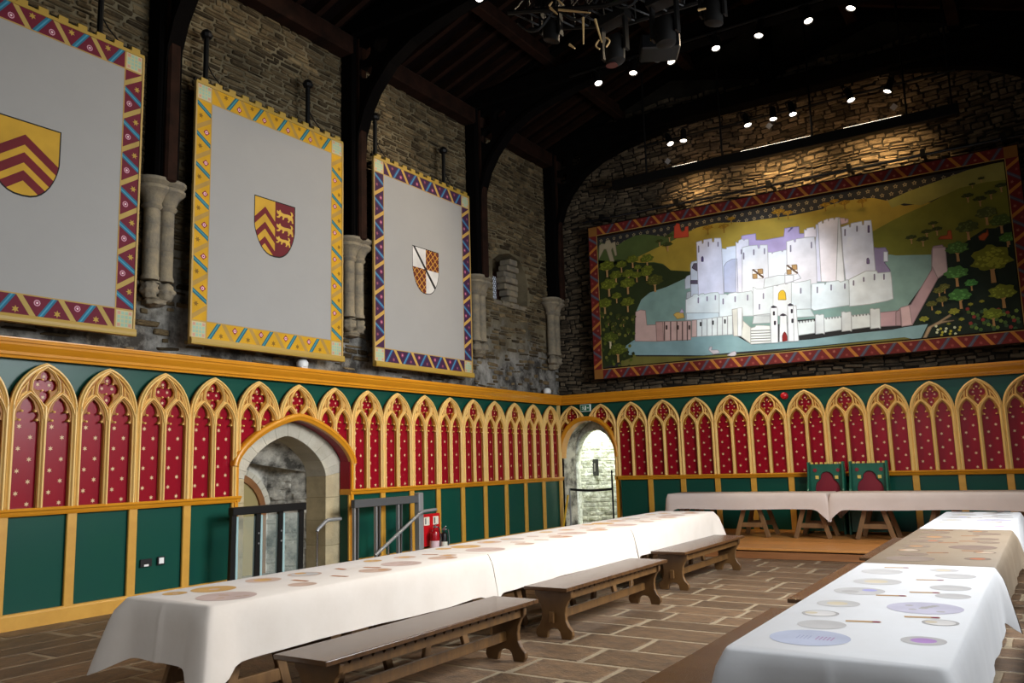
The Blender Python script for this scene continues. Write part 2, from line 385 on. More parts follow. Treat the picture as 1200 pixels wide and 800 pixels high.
me = plate([[(XL - .6, -.2), (10.9, -.2), (10.9, 8.9), (5.1, 10.9), (XL - .6, 8.9)], end_hole], .5, 0, -.5); me.materials.append(MATS['mortar_end'])
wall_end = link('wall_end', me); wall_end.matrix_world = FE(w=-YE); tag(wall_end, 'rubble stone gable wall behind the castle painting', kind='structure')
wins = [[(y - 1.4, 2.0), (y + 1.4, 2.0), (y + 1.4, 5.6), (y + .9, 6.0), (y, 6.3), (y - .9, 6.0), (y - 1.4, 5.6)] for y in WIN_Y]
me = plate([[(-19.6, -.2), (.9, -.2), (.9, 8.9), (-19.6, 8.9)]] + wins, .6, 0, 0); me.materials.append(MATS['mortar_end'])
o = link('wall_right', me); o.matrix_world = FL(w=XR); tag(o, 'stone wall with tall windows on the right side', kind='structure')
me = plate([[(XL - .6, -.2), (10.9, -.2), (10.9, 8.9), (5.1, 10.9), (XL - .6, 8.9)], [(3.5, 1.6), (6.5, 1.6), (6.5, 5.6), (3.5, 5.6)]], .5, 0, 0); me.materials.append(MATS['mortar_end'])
o = link('wall_rear', me); o.matrix_world = FE(w=-YB); tag(o, 'stone wall at the rear of the hall', kind='structure')
for i, y in enumerate(WIN_Y):
    b = MB()
    for u in (-1.4, -.47, .47, 1.4): b.beam((10.6, y + u, 2.0), (10.6, y + u, 6.0), .08, .08)
    for z in (2.05, 4.0): b.beam((10.6, y - 1.4, z), (10.6, y + 1.4, z), .07, .07)
    tag(b.obj('window_%d' % (i + 2), 'ashlar'), 'stone mullioned window in the right wall', kind='structure')

def stone_unit(seed):
    r = random.Random(seed); n = 8; c = []
    for x, y in ((-.5, -.5), (0, -.5), (.5, -.5), (.5, 0), (.5, .5), (0, .5), (-.5, .5), (-.5, 0)):
        c.append((x * r.uniform(.8, 1), y * r.uniform(.78, 1)) if x and y else (x * r.uniform(.9, 1) + r.uniform(-.1, .1) * (x == 0), y * r.uniform(.9, 1) + r.uniform(-.1, .1) * (y == 0)))
    b = MB(); vs = [(x, y, -.3) for x, y in c] + [(x, y, .55) for x, y in c] + [(x * .86, y * .74, r.uniform(.85, 1.1)) for x, y in c]
    fs = []
    for i in range(n):
        k = (i + 1) % n; fs += [(i, k, n + k, n + i), (n + i, n + k, 2 * n + k, 2 * n + i)]
    return b.add(vs, fs + [tuple(range(2 * n, 3 * n))])
UNITS = [stone_unit(50 + k) for k in range(10)]
def inpoly(p, poly):
    c = False; n = len(poly)
    for i in range(n):
        a, b = poly[i], poly[i - 1]
        if (a[1] > p[1]) != (b[1] > p[1]) and p[0] < (b[0] - a[0]) * (p[1] - a[1]) / (b[1] - a[1]) + a[0]: c = not c
    return c
def stones(wall, M, m, u0, u1, v0, v1, hs, ws, depth, skip, seed, limit=290, name='rubble_stone', wob=.0, gap=0):
    r = random.Random(seed); L = []; v = v0
    while v < v1:
        h = r.uniform(*hs); u = u0 + r.uniform(-.2, 0)
        while u < u1:
            l = r.uniform(*ws); cu_, cv_ = u + l / 2, v + h / 2
            if not skip(cu_, cv_, l, h, r): L.append((cu_, cv_ + r.uniform(-.01, .01) + wob * (math.sin(cu_ * 2.1 + v * .9) + .7 * math.sin(cu_ * 5.3 + v * 2)), l - r.uniform(.012, .03) - gap, h - r.uniform(.008, .02) - gap, depth * r.uniform(.6, 1.6), r.uniform(-.05, .05) + wob * 1.6 * math.cos(cu_ * 2.1 + v * .9)))
            u += l
        v += h
    if limit:
        P = lambda s: M @ Vector((s[0], s[1], 0))
        L.sort(key=lambda s: (not inframe(P(s), 10), -s[2] * s[3] / dist(P(s)) ** 2))
        ms = [b.mesh(name, m) for b in UNITS]
        for s in L[:limit]:
            o = link(name, r.choice(ms), wall, (s[0], s[1], 0)); o.scale = (s[2], s[3], s[4]); o.rotation_euler = (0, 0, s[5])
    mb = MB()
    for s in L[limit:]:
        b = r.choice(UNITS); ca, sa = math.cos(s[5]), math.sin(s[5])
        mb.add([(s[0] + p[0] * s[2] * ca - p[1] * s[3] * sa, s[1] + p[0] * s[2] * sa + p[1] * s[3] * ca, p[2] * s[4]) for p in b.v], b.f)
    if mb.v: tag(mb.obj('rubble_stones', m, wall), kind='stuff')
BANNERS = ((-11.88, 1.345), (-8.42, 1.345), (-5.0, 1.345))
def skip_left(u, v, l, h, r):
    if inpoly((u, v), NICHE) or inpoly((u + l / 2, v), NICHE) or inpoly((u - l / 2, v), NICHE): return True
    for c, hw in BANNERS:
        if abs(u - c - .12) < hw - .5 and 3.7 < v < 6.3: return True
    return v < 4.6 and r.random() < .75 - .45 * (v - 3) / 1.6
stones(wall_left, FL(w=XL), 'stone_left', -14.0, .4, 3.02, 8.4, (.035, .1), (.1, .42), .024, skip_left, 3, gap=.006, wob=.018)
def skip_end(u, v, l, h, r):
    return 1.6 < u < 8.6 and 3.7 < v < 6.3
stones(wall_end, FE(w=-YE), 'stone_end', -.1, 10.2, 3.02, 9.2, (.045, .12), (.09, .4), .035, skip_end, 5, wob=.05)

# niche with a small leaded window
n = thing('window_1', None, None); tag(n, 'small leaded window deep in the stone niche', kind='structure'); n.matrix_world = FL(w=XL)
b = MB(); b.box(-2.5, -.9, 4.8, 6.1, -.9, -.62)
b.prism([(-2.36, 4.9), (-1.02, 4.9), (-1.02, 4.82), (-2.36, 4.82)], -.9, -.3)
b.add([(-2.36, 4.9, -.45), (-2.36, 5.75, -.45), (-1.75, 5.7, -.64), (-1.75, 5.0, -.64)], [(0, 1, 2, 3)])
b.add([(-1.02, 4.9, -.45), (-1.0, 5.7, -.45), (-1.0, 5.6, -.64), (-1.0, 5.0, -.64)], [(0, 1, 2, 3)])
b.add([(-2.36, 5.7, -.45), (-1.7, 6.0, -.45), (-1.0, 5.7, -.45), (-1.0, 5.62, -.64), (-1.75, 5.72, -.64)], [(0, 1, 2, 3, 4)]); b.obj('niche_lining', 'stone_left', n)
MB().box(-1.66, -1.32, 5.0, 5.62, -.62, -.61).obj('glass_pane', 'pane_sky', n)
b = MB()
for k in range(-6, 8):
    for s in (1, -1):
        a0 = -1.66; pts = []
        y0 = 5.0 + k * .1
        ya, yb = (y0, y0 + .42 * 1.5) if s > 0 else (y0 + .63, y0)
        lo, hi = 5.0, 5.62; t0 = max(0, min(1, (lo - ya) / (yb - ya))); t1 = max(0, min(1, (hi - ya) / (yb - ya)))
        t0, t1 = min(t0, t1), max(t0, t1)
        if t1 - t0 > .05: b.beam((-1.66 + .34 * t0, ya + (yb - ya) * t0, -.606), (-1.66 + .34 * t1, ya + (yb - ya) * t1, -.606), .008, .008, (0, 0, 1))
b.obj('leading', 'lead', n)
b = MB(); b.box(-1.32, -1.24, 4.98, 5.66, -.63, -.56); b.box(-1.7, -1.24, 5.62, 5.7, -.63, -.56); b.obj('window_frame', 'rust_frame', n)
r = random.Random(9)
for k in range(7):                               # broken ashlar blocks down the right jamb of the niche
    z = 4.95 + k * .135; d = .1 + .05 * math.sin(k * 1.7)
    MB().box(-1.72 + .09 * math.sin(k * .9 + 2), -1.34 + .05 * (k % 3), z, z + .125, -.3, -.04 + r.uniform(-.05, .03)).obj('jamb_block', 'corbel_stone', n, bevel=.02)
for k in range(4):
    MB().box(-2.38 + k * .33, -2.07 + k * .33, 4.8, 4.9 + r.uniform(-.01, .02), -.4, .03).obj('sill_block', 'corbel_stone', n, bevel=.015)

# ------------------------------------------------------------------ left doorway: stone arch and plastered recess
d1 = thing('door_1', None, None); tag(d1, 'stone arched doorway recess in the left panelling', kind='structure'); d1.matrix_world = FL(w=-.22)
inn = [(DL['c'] - .77, 0), (DL['c'] - .77, .4), (DL['c'] - .77, .78), (DL['c'] - .77, 1.12)] + [(DL['c'] + x, 1.44 + z) for x, z in cosspaced(.77, .6, 1.5, .6, 36)] + [(DL['c'] + .77, 1.12), (DL['c'] + .77, .78), (DL['c'] + .77, .4), (DL['c'] + .77, 0)]
out = [(DL['c'] - 1.125, 0), (DL['c'] - 1.125, .4), (DL['c'] - 1.125, .78), (DL['c'] - 1.125, 1.12)] + [(DL['c'] + x, 1.5 + z) for x, z in cosspaced(1.125, .87, 1.4, .6, 36)] + [(DL['c'] + 1.125, 1.12), (DL['c'] + 1.125, .78), (DL['c'] + 1.125, .4), (DL['c'] + 1.125, 0)]
cuts = [0, 1, 2, 3] + [4 + 3 * k for k in range(13)] + [41, 42, 43, 44]
cuts = [c for c in cuts if c < len(inn)]
for i, (a_, b_) in enumerate(zip(cuts, cuts[1:])):
    q = inn[a_:b_ + 1] + out[a_:b_ + 1][::-1]; cx_ = sum(p[0] for p in q) / len(q); cz_ = sum(p[1] for p in q) / len(q)
    q = [(cx_ + (p[0] - cx_) * .994, cz_ + (p[1] - cz_) * .994) for p in q]; vo = a_ > 3 and b_ < 41
    MB().prism(q, -.42, 0).obj('voussoir' if vo else 'jamb_block', 'ashlar' if vo else 'jamb_stone', d1, bevel=.005)
b = MB(); yl, yr = -8.62, -7.24; xb = -1.0
b.add([(yl, 0, xb), (yr, 0, xb), (yr, 1.62, xb), (yl, 1.62, xb), (DL['c'] - .8, 0, -.4), (DL['c'] + .8, 0, -.4), (DL['c'] + .8, 1.5, -.4), (DL['c'] - .8, 1.5, -.4), (DL['c'], 2.15, -.4), ((yl + yr) / 2, 1.72, xb), (DL['c'] - .45, 1.95, -.4), (DL['c'] + .45, 1.95, -.4)],
      [(0, 1, 2, 9, 3), (1, 5, 6, 2), (4, 0, 3, 7), (2, 6, 11, 8, 9), (3, 9, 8, 10, 7), (0, 4, 5, 1)]); b.obj('recess_wall', 'recess_stone', d1)
b = MB(); r = random.Random(4)
z = .05
while z < 1.45:
    h = r.uniform(.1, .2); u = yl
    while u < yr - .12:
        l = min(r.uniform(.15, .4), yr - u); U = r.choice(UNITS)
        if not (u < -7.35 and z < 1.42 and u > -8.5): b.add([(u + l / 2 + p[0] * (l - .02), z + h / 2 + p[1] * (h - .02), xb + p[2] * .02) for p in U.v], U.f)
        u += l
    z += h
for k in range(26):                              # rough slabs of the vault and right cheek
    t = r.random(); U = r.choice(UNITS); l = r.uniform(.2, .5); h = r.uniform(.06, .16); y0 = r.uniform(0, 1); zz = r.uniform(.1, 1.45)
    A = Vector((yr, zz, xb)); B = Vector((DL['c'] + .8, zz, -.4)); P0 = A.lerp(B, y0); dx = (B - A).normalized(); nn = Vector((-dx.z, 0, dx.x))
    if nn.x > 0: nn = -nn
    b.add([tuple(P0 + dx * (p[0] * l) + Vector((0, p[1] * h, 0)) + nn * (p[2] * .02)) for p in U.v], U.f)
tag(b.obj('recess_stones', 'recess_stone', d1), kind='stuff')
arcs = [(-7.95 + .58 * math.cos(PI - PI * k / 16), .9 + .58 * math.sin(PI * k / 16)) for k in range(17)]
MB().sweep([(arcs[0][0], 0)] + arcs + [(arcs[-1][0], 0)], [(-.05, 0), (-.05, .05), (.05, .05), (.05, 0)], xb + .01).obj('oak_frame', 'door_oak', d1)
ar2 = [(-7.95 + .75 * math.cos(PI - PI * k / 16), .9 + .72 * math.sin(PI * k / 16)) for k in range(17)]
for i in range(1, 16):
    q = [arcs[i], arcs[i + 1], ar2[i + 1], ar2[i]]; cx_ = sum(p[0] for p in q) / 4; cz_ = sum(p[1] for p in q) / 4
    if i > 7: MB().prism([(cx_ + (p[0] - cx_) * .97, cz_ + (p[1] - cz_) * .97) for p in q], xb, xb + .05).obj('voussoir', 'ashlar', d1, bevel=.006)
MB().prism([(arcs[0][0], 0)] + arcs + [(arcs[-1][0], 0)], xb + .002, xb + .02).obj('door_leaf', 'straw', d1)

# ------------------------------------------------------------------ end doorway: whitewashed stair passage
d2 = thing('door_2', None, None); tag(d2, 'arched doorway to a brightly lit whitewashed stair passage', kind='structure'); d2.matrix_world = FE(w=-YE)
hole = [(.45 - .5, 0)] + [(.45 + x, 1.55 + z) for x, z in cosspaced(.5, .7, 2.2, .55)] + [(.45 + .5, 0)]
me = plate([[(-.9, -.1), (1.6, -.1), (1.6, 3.2), (-.9, 3.2)], hole], .22, .01, -.72); me.materials.append(MATS['white_stone']); link('inner_arch', me, d2)
b = MB(); b.box(-.2, -.08, 0, 2.9, -.55, -.4); b.box(1.38, 1.5, 0, 2.9, -.55, -.4)
b.obj('passage_jamb', 'recess_stone', d2)
b = MB(); L_ = [(x * .985 + .0097, z) for x, z in end_hole]; n_ = len(L_); b.add([(x, z, w_) for w_ in (.06, -.52) for x, z in L_], [(k, k + 1, n_ + k + 1, n_ + k) for k in range(n_ - 1)]); b.obj('stone_lining', 'recess_stone', d2)
b = MB(); n_ = 28; pts = [(.45 + 1.35 * math.cos(PI * k / n_ ), -(.95 + 1.2 * math.sin(PI * k / n_))) for k in range(n_ + 1)]
vs = [(u, z, w_) for z in (0, 3.3) for u, w_ in pts]; b.add(vs, [(k, k + 1, n_ + 2 + k, n_ + 1 + k) for k in range(n_)])
b.add([(-1, 3.2, -.6), (2, 3.2, -.6), (2, 3.2, -2.4), (-1, 3.2, -2.4)], [(0, 1, 2, 3)]); b.obj('stair_wall', 'white_stone', d2)
b = MB(); r = random.Random(12); z = .02
while z < 3.0:
    h = r.uniform(.07, .13); a = .02
    while a < .97:
        l = r.uniform(.04, .1); U = r.choice(UNITS)
        vs = []
        for p in U.v:
            an = PI * (a + l / 2 + p[0] * (l - .007)); rr = 1 - p[2] * .014
            vs.append((.45 + 1.35 * rr * math.cos(an), z + h / 2 + p[1] * (h - .015), -(.95 + 1.2 * rr * math.sin(an))))
        b.add(vs, U.f); a += l
    z += h
tag(b.obj('passage_stones', 'white_stone', d2), kind='stuff')
tag(MB().box(-.14, .14, -.2, .2, 0, .02).obj('wall_plaque', 'black_plastic', bevel=.004), 'small black plaque on the whitewashed passage wall', 'plaque')
pq = bpy.data.objects['wall_plaque']; pq.matrix_world = Matrix.Translation((-.27, 2.13, 1.4)) @ Matrix.Rotation(math.radians(-28), 4, 'Z') @ Matrix(((1, 0, 0, 0), (0, 0, -1, 0), (0, 1, 0, 0), (0, 0, 0, 1)))
MB().box(-.03, .03, -.1, .1, .02, .022).obj('plaque_face', 'grey_card', pq)

# ------------------------------------------------------------------ roof
ceil = MB(); ceil.prism([(-.9, 8.55), (5.1, 10.75), (11.1, 8.55), (11.1, 8.75), (5.1, 10.95), (-.9, 8.75)], -19.8, .9, lambda a, b_, c: (a, c, b_))
ceiling = ceil.obj('ceiling', 'roof_board'); tag(ceiling, 'dark boarded timber roof with rafters', kind='structure')
sl = 2.2 / 6
RA = {}
for s in (0, 1):
    b = MB(); f = (lambda x: x) if s == 0 else (lambda x: 10.2 - x)
    b.beam((f(-.1), 0, 8.55 + .8 * sl - .07), (f(5.08), 0, 10.74 - .07), .1, .14); RA[s] = b.mesh('rafter', 'timber_brown')
    for k in range(33): link('rafter', RA[s], ceiling, (0, -13.7 + k * .42, 0))
    for x in (1.75, 3.45):
        z = 8.55 + (x + .9) * sl - .27
        MB().beam((f(x), -19, z), (f(x), .2, z), .2, .26).obj('purlin', 'timber_brown', ceiling, bevel=.02)
MB().beam((5.1, -19, 10.4), (5.1, .2, 10.4), .22, .3).obj('ridge_beam', 'timber_brown', ceiling)
tag(MB().box(-.3, .13, -19, .2, 8.3, 8.62).obj('trim_1', 'timber_brown', bevel=.02), 'brown timber wall plate along the top of the left wall', kind='structure')
tag(MB().box(10.07, 10.5, -19, .2, 8.3, 8.62).obj('trim_2', 'timber_brown', bevel=.02), 'brown timber wall plate along the top of the right wall', kind='structure')
CURVE = [(.13, 5.2), (.12, 5.9), (.13, 6.45), (.17, 6.95), (.3, 7.32), (.5, 7.64), (.85, 8.0), (1.3, 8.25), (1.8, 8.40), (2.4, 8.52), (2.9, 8.61)]
TRUSS_LAB = ('dark timber roof truss nearest the viewer, its post right of the first banner', 'dark timber roof truss with its post between the second and third banners', 'dark timber roof truss with its post right of the third banner', 'dark timber roof truss against the end wall above the castle painting')
TY = (-10.1, -6.6, -3.1, -.02)
def brace_mesh(flip):
    f = (lambda x: x) if not flip else (lambda x: 10.2 - x)
    outl = [(f(x), z) for x, z in CURVE] + [(f(2.9), 8.66), (f(0.0), 8.66), (f(0.0), 5.2)]
    holes = [circ(f(.33), 7.98, .13), circ(f(.3), 8.32, .14), circ(f(.66), 8.36, .14)]
    me = plate([outl] + holes, .16, .012, -.08); me.materials.append(MATS['timber_dark']); me.transform(Matrix(((1, 0, 0, 0), (0, 0, -1, 0), (0, 1, 0, 0), (0, 0, 0, 1)))); return me
bm_l, bm_r = brace_mesh(0), brace_mesh(1)
rib = []
for s in (0, 1):
    f = (lambda x: x) if s == 0 else (lambda x: 10.2 - x)
    me_b = MB().sweep([(f(x - .01), z - .01) for x, z in CURVE], [(-.04, -.11), (-.04, .11), (.04, .11), (.04, -.11), (-.04, -.11)]).mesh('brace_moulding', 'timber_dark'); me_b.transform(Matrix(((1, 0, 0, 0), (0, 0, -1, 0), (0, 1, 0, 0), (0, 0, 0, 1)))); rib.append(me_b)
for i, y in enumerate(TY):
    t = thing('roof_truss', TRUSS_LAB[i], 'roof truss', (0, y, 0), 0, 'roof trusses')
    for x0, x1 in ((-.15, .14), (10.06, 10.2)):
        MB().box(x0, x1, -.17, .17, 5.16, 8.66).obj('post', 'timber_dark', t, bevel=.03)
        MB().box(x0 + (.0 if x0 < 1 else -.08), x1 + (.08 if x0 < 1 else 0), -.09, .09, 5.16, 8.6).obj('post_moulding', 'timber_brown', t, bevel=.03)
    for s, m in ((0, bm_l), (1, bm_r)):
        br = link('arched_brace', m, t); link('brace_moulding', rib[s], br)
    MB().box(-.2, 10.4, -.16, .16, 8.62, 8.98).obj('tie_beam', 'timber_dark', t, bevel=.03)
    MB().box(5.0, 5.2, -.1, .1, 8.95, 10.5).obj('king_post', 'timber_dark', t)
    b = MB(); b.beam((5.1, 0, 9.2), (3.0, 0, 9.75), .14, .16); b.beam((5.1, 0, 9.2), (7.2, 0, 9.75), .14, .16); b.obj('strut', 'timber_dark', t)
    b = MB(); b.beam((0, 0, 8.75), (5.1, 0, 10.55), .2, .24); b.beam((10.2, 0, 8.75), (5.1, 0, 10.55), .2, .24); b.obj('principal_rafter', 'timber_dark', t)
# carved stone corbels carrying the posts
CLAB = ('weathered stone corbel with clustered shafts between the first and second banners', 'pale stone corbel just right of the yellow-bordered banner', 'slim stone corbel just right of the purple-bordered banner', 'stone corbel at the corner beside the castle painting')
cap = MB(); 
for (u, r_) in ((-.105, .13), (.105, .13)): cap.lathe([(r_ - .03, 4.82), (r_ + .0, 4.86), (r_ - .02, 4.9), (r_ + .02, 5.0), (r_ + .09, 5.06), (r_ + .09, 5.1), (r_ + .05, 5.12), (r_ + .1, 5.16), (r_ + .1, 5.2)], (.05, u, 0), 14)
cap.box(-.2, .16, -.24, .24, 5.1, 5.2)
sh = MB().lathe([(.105, 3.92), (.115, 3.95), (.095, 3.99), (.095, 4.3), (.09, 4.305), (.095, 4.31), (.095, 4.62), (.09, 4.625), (.095, 4.63), (.095, 4.82)], (0, 0, 0), 14)
def lump(c, r, seed, sz=1):
    rr = random.Random(seed); b = bmesh.new(); bmesh.ops.create_icosphere(b, subdivisions=3, radius=r)
    for v in b.verts:
        p = v.co.normalized(); v.co *= 1 + .16 * math.sin(7 * p.x + seed) * math.cos(6 * p.y + seed * 2) + .12 * math.sin(9 * p.z + seed); v.co.z *= sz
    mb = MB(); mb.add([(v.co.x + c[0], v.co.y + c[1], v.co.z + c[2]) for v in b.verts], [tuple(v.index for v in f.verts) for f in b.faces]); b.free(); return mb
cap_m = cap.mesh('capital', 'corbel_stone', smooth=.6); sh_m = sh.mesh('shaft', 'corbel_stone', smooth=.8); rec_m = MB().lathe([(.1, 3.9), (.1, 4.85)], (-.03, 0, 0), 10).mesh('shaft', 'corbel_stone', smooth=.8)
for i, y in enumerate(TY):
    t = thing('stone_corbel', CLAB[i], 'corbel', (XL + .08, y + (-.12 if i == 3 else 0), 0), 0, 'stone corbels under the trusses')
    link('capital', cap_m, t); link('shaft', sh_m, t, (.05, -.105, 0)); link('shaft', sh_m, t, (.05, .105, 0)); link('shaft', rec_m, t)
    lump((.05, -.1, 3.8), .11, 3 + i).obj('carved_head', 'corbel_stone', t, smooth=1.2); lump((.05, .11, 3.79), .12, 8 + i).obj('carved_head', 'corbel_stone', t, smooth=1.2)
    lump((.0, .0, 3.66), .14, 12 + i, .45).obj('corbel_foot', 'corbel_stone', t, smooth=1.2)

# ------------------------------------------------------------------ gothic panelling
APEX, SPR, RAIL = 2.765, 2.27, 1.222
def ogive(hw, z0, z1, n=14):
    """pointed arch outline from (-hw,z0) over (0,z1) to (hw,z0), two circular arcs"""
    h = z1 - z0; r = (hw * hw + h * h) / (2 * hw); c = r - hw; a1 = math.acos(max(-1, min(1, c / r)))
    right = [(-c + r * math.cos(a1 * k / n), z0 + r * math.sin(a1 * k / n)) for k in range(n + 1)]
    return [(-x, z) for x, z in right] + right[::-1][1:]
def lancet(c, s):
    """cusped (trefoil) lancet opening, centre c, scale s"""
    pts = [(-.139, RAIL), (-.139, 2.12), (-.13, 2.155), (-.088, 2.155), (-.118, 2.185), (-.124, 2.215), (-.108, 2.25), (-.066, 2.25), (-.082, 2.28), (-.08, 2.31), (-.06, 2.36), (0, 2.415)]
    full = pts + [(-x, z) for x, z in pts[::-1][1:]]
    return [(c + x * s, z) for x, z in full]
def quatre(s):
    cz = 2.535; P = []; s *= 1.18
    right = [(0, .155), (.03, .135), (.046, .1), (.04, .07), (.03, .055), (.06, .062), (.09, .05), (.108, .012), (.1, -.03), (.075, -.052), (.04, -.05), (.028, -.06), (.046, -.085), (.044, -.12), (.02, -.16), (0, -.195)]
    return [(x * s, cz + z * 1.06) for x, z in right] + [(-x * s, cz + z * 1.06) for x, z in right[::-1][1:-1]]
RIBP = [(-.5, -.25), (-.5, .25), (-.38, .4), (-.3, .45), (-.2, .85), (-.1, 1), (.1, 1), (.2, .85), (.3, .45), (.38, .4), (.5, .25), (.5, -.25)]
def prof(wd, hg): return [(a * wd, b * hg) for a, b in RIBP]
def bay_tracery(W):
    s = W / .7316; hw = W / 2; mb = MB()
    outer = ogive(hw, SPR, APEX)
    outl = [(-hw, RAIL)] + [(x * .999, z) for x, z in outer] + [(hw, RAIL)]
    sp = [(-.31, 2.3), (-.285, 2.39), (-.25, 2.48), (-.19, 2.56), (-.2, 2.49), (-.2, 2.46), (-.25, 2.42)]
    sp = [(x * s, z) for x, z in sp]
    holes = [lancet(-.172 * s, s), lancet(.172 * s, s), quatre(s)]
    pt = MB(); addmesh(pt, plate([outl] + holes, .034, .005, -.04))
    mb.sweep([(x * .93, z - .012) for x, z in ogive(hw, SPR, APEX)], prof(.05, .045))
    for c in (-.172 * s, .172 * s):
        mb.sweep([(c + x, z) for x, z in ogive(.158 * s, 2.17, 2.45, 9)], prof(.03, .035))
    q = [(0, 2.735), (.085 * s, 2.675), (.145 * s, 2.58), (.155 * s, 2.48), (.125 * s, 2.44), (.05 * s, 2.36), (0, 2.3), (-.05 * s, 2.36), (-.125 * s, 2.44), (-.155 * s, 2.48), (-.145 * s, 2.58), (-.085 * s, 2.675)]
    mb.sweep(q, prof(.026, .03), 0, True)
    mb.v_plate = pt
    for sg in (-1, 1):                              # sunk spandrel beside the quatrefoil, outlined by a bead
        mb.sweep([(x * sg * -1, z) for x, z in sp], prof(.018, .016), 0, True)
        mb.sweep([(sg * (hw - .03 * s), RAIL), (sg * (hw - .03 * s), SPR + .04)], prof(.056, .045))
    mb.sweep([(0, RAIL), (0, 2.3)], prof(.056, .045))
    for c in (-.172 * s, .172 * s):                 # little gilt knobs at the cusps
        for dx, z in ((-.09, 2.155), (.09, 2.155), (-.068, 2.25), (.068, 2.25)):
            mb.lathe([(.004, .0), (.014, .006), (.012, .022), (.003, .028)], (c + dx * s, z, 0), 6)
    for dx, z in ((.04, 2.594), (-.04, 2.594), (.04, 2.478), (-.04, 2.478)): mb.lathe([(.004, 0), (.012, .006), (.01, .02), (.003, .024)], (dx * s, z, 0), 6)
    return mb
def bay_panel(W):
    hw = W / 2 - .012
    return MB().prism([(-hw, RAIL)] + [(x, z) for x, z in ogive(hw, SPR, APEX - .02)] + [(hw, RAIL)], -.06, -.046)
def bay_stars(W, keep=lambda u, v: True):
    s = W / .7316; mb = MB()
    P = []
    for c in (-.172 * s, .172 * s):
        for k in range(4): P += [(c - .06 * s, 2.09 - k * .235, .022), (c + .06 * s, 1.975 - k * .235, .022)]
    P += [(0, 2.635, .018), (.062 * s, 2.545, .018), (-.062 * s, 2.545, .018), (0, 2.41, .018)]
    for u, v, r in P:
        if keep(u, v): mb.prism(star(u, v, r * 1.3, 6, .42), -.046, -.044)
    return mb
def clip_arch(mb, poly):
    """remove what lies inside the convex outline poly (u,v)"""
    me = bpy.data.meshes.new('clip'); me.from_pydata(mb.v, [], mb.f); b = bmesh.new(); b.from_mesh(me); n = len(poly)
    area2 = sum(poly[i - 1][0] * poly[i][1] - poly[i][0] * poly[i - 1][1] for i in range(n)); sg = 1 if area2 > 0 else -1
    for i in range(n):
        a, c = poly[i - 1], poly[i]; nx, ny = (c[1] - a[1]) * sg, -(c[0] - a[0]) * sg
        l = math.hypot(nx, ny)
        if l < 1e-6: continue
        bmesh.ops.bisect_plane(b, geom=b.verts[:] + b.edges[:] + b.faces[:], dist=1e-5, plane_co=(a[0], a[1], 0), plane_no=(nx / l, ny / l, 0))
    bmesh.ops.delete(b, geom=[f for f in b.faces if inpoly(f.calc_center_median()[:2], poly)], context='FACES')
    out = MB(); b.verts.index_update(); out.add([tuple(v.co) for v in b.verts], [tuple(v.index for v in f.verts) for f in b.faces]); b.free(); bpy.data.meshes.remove(me); return out
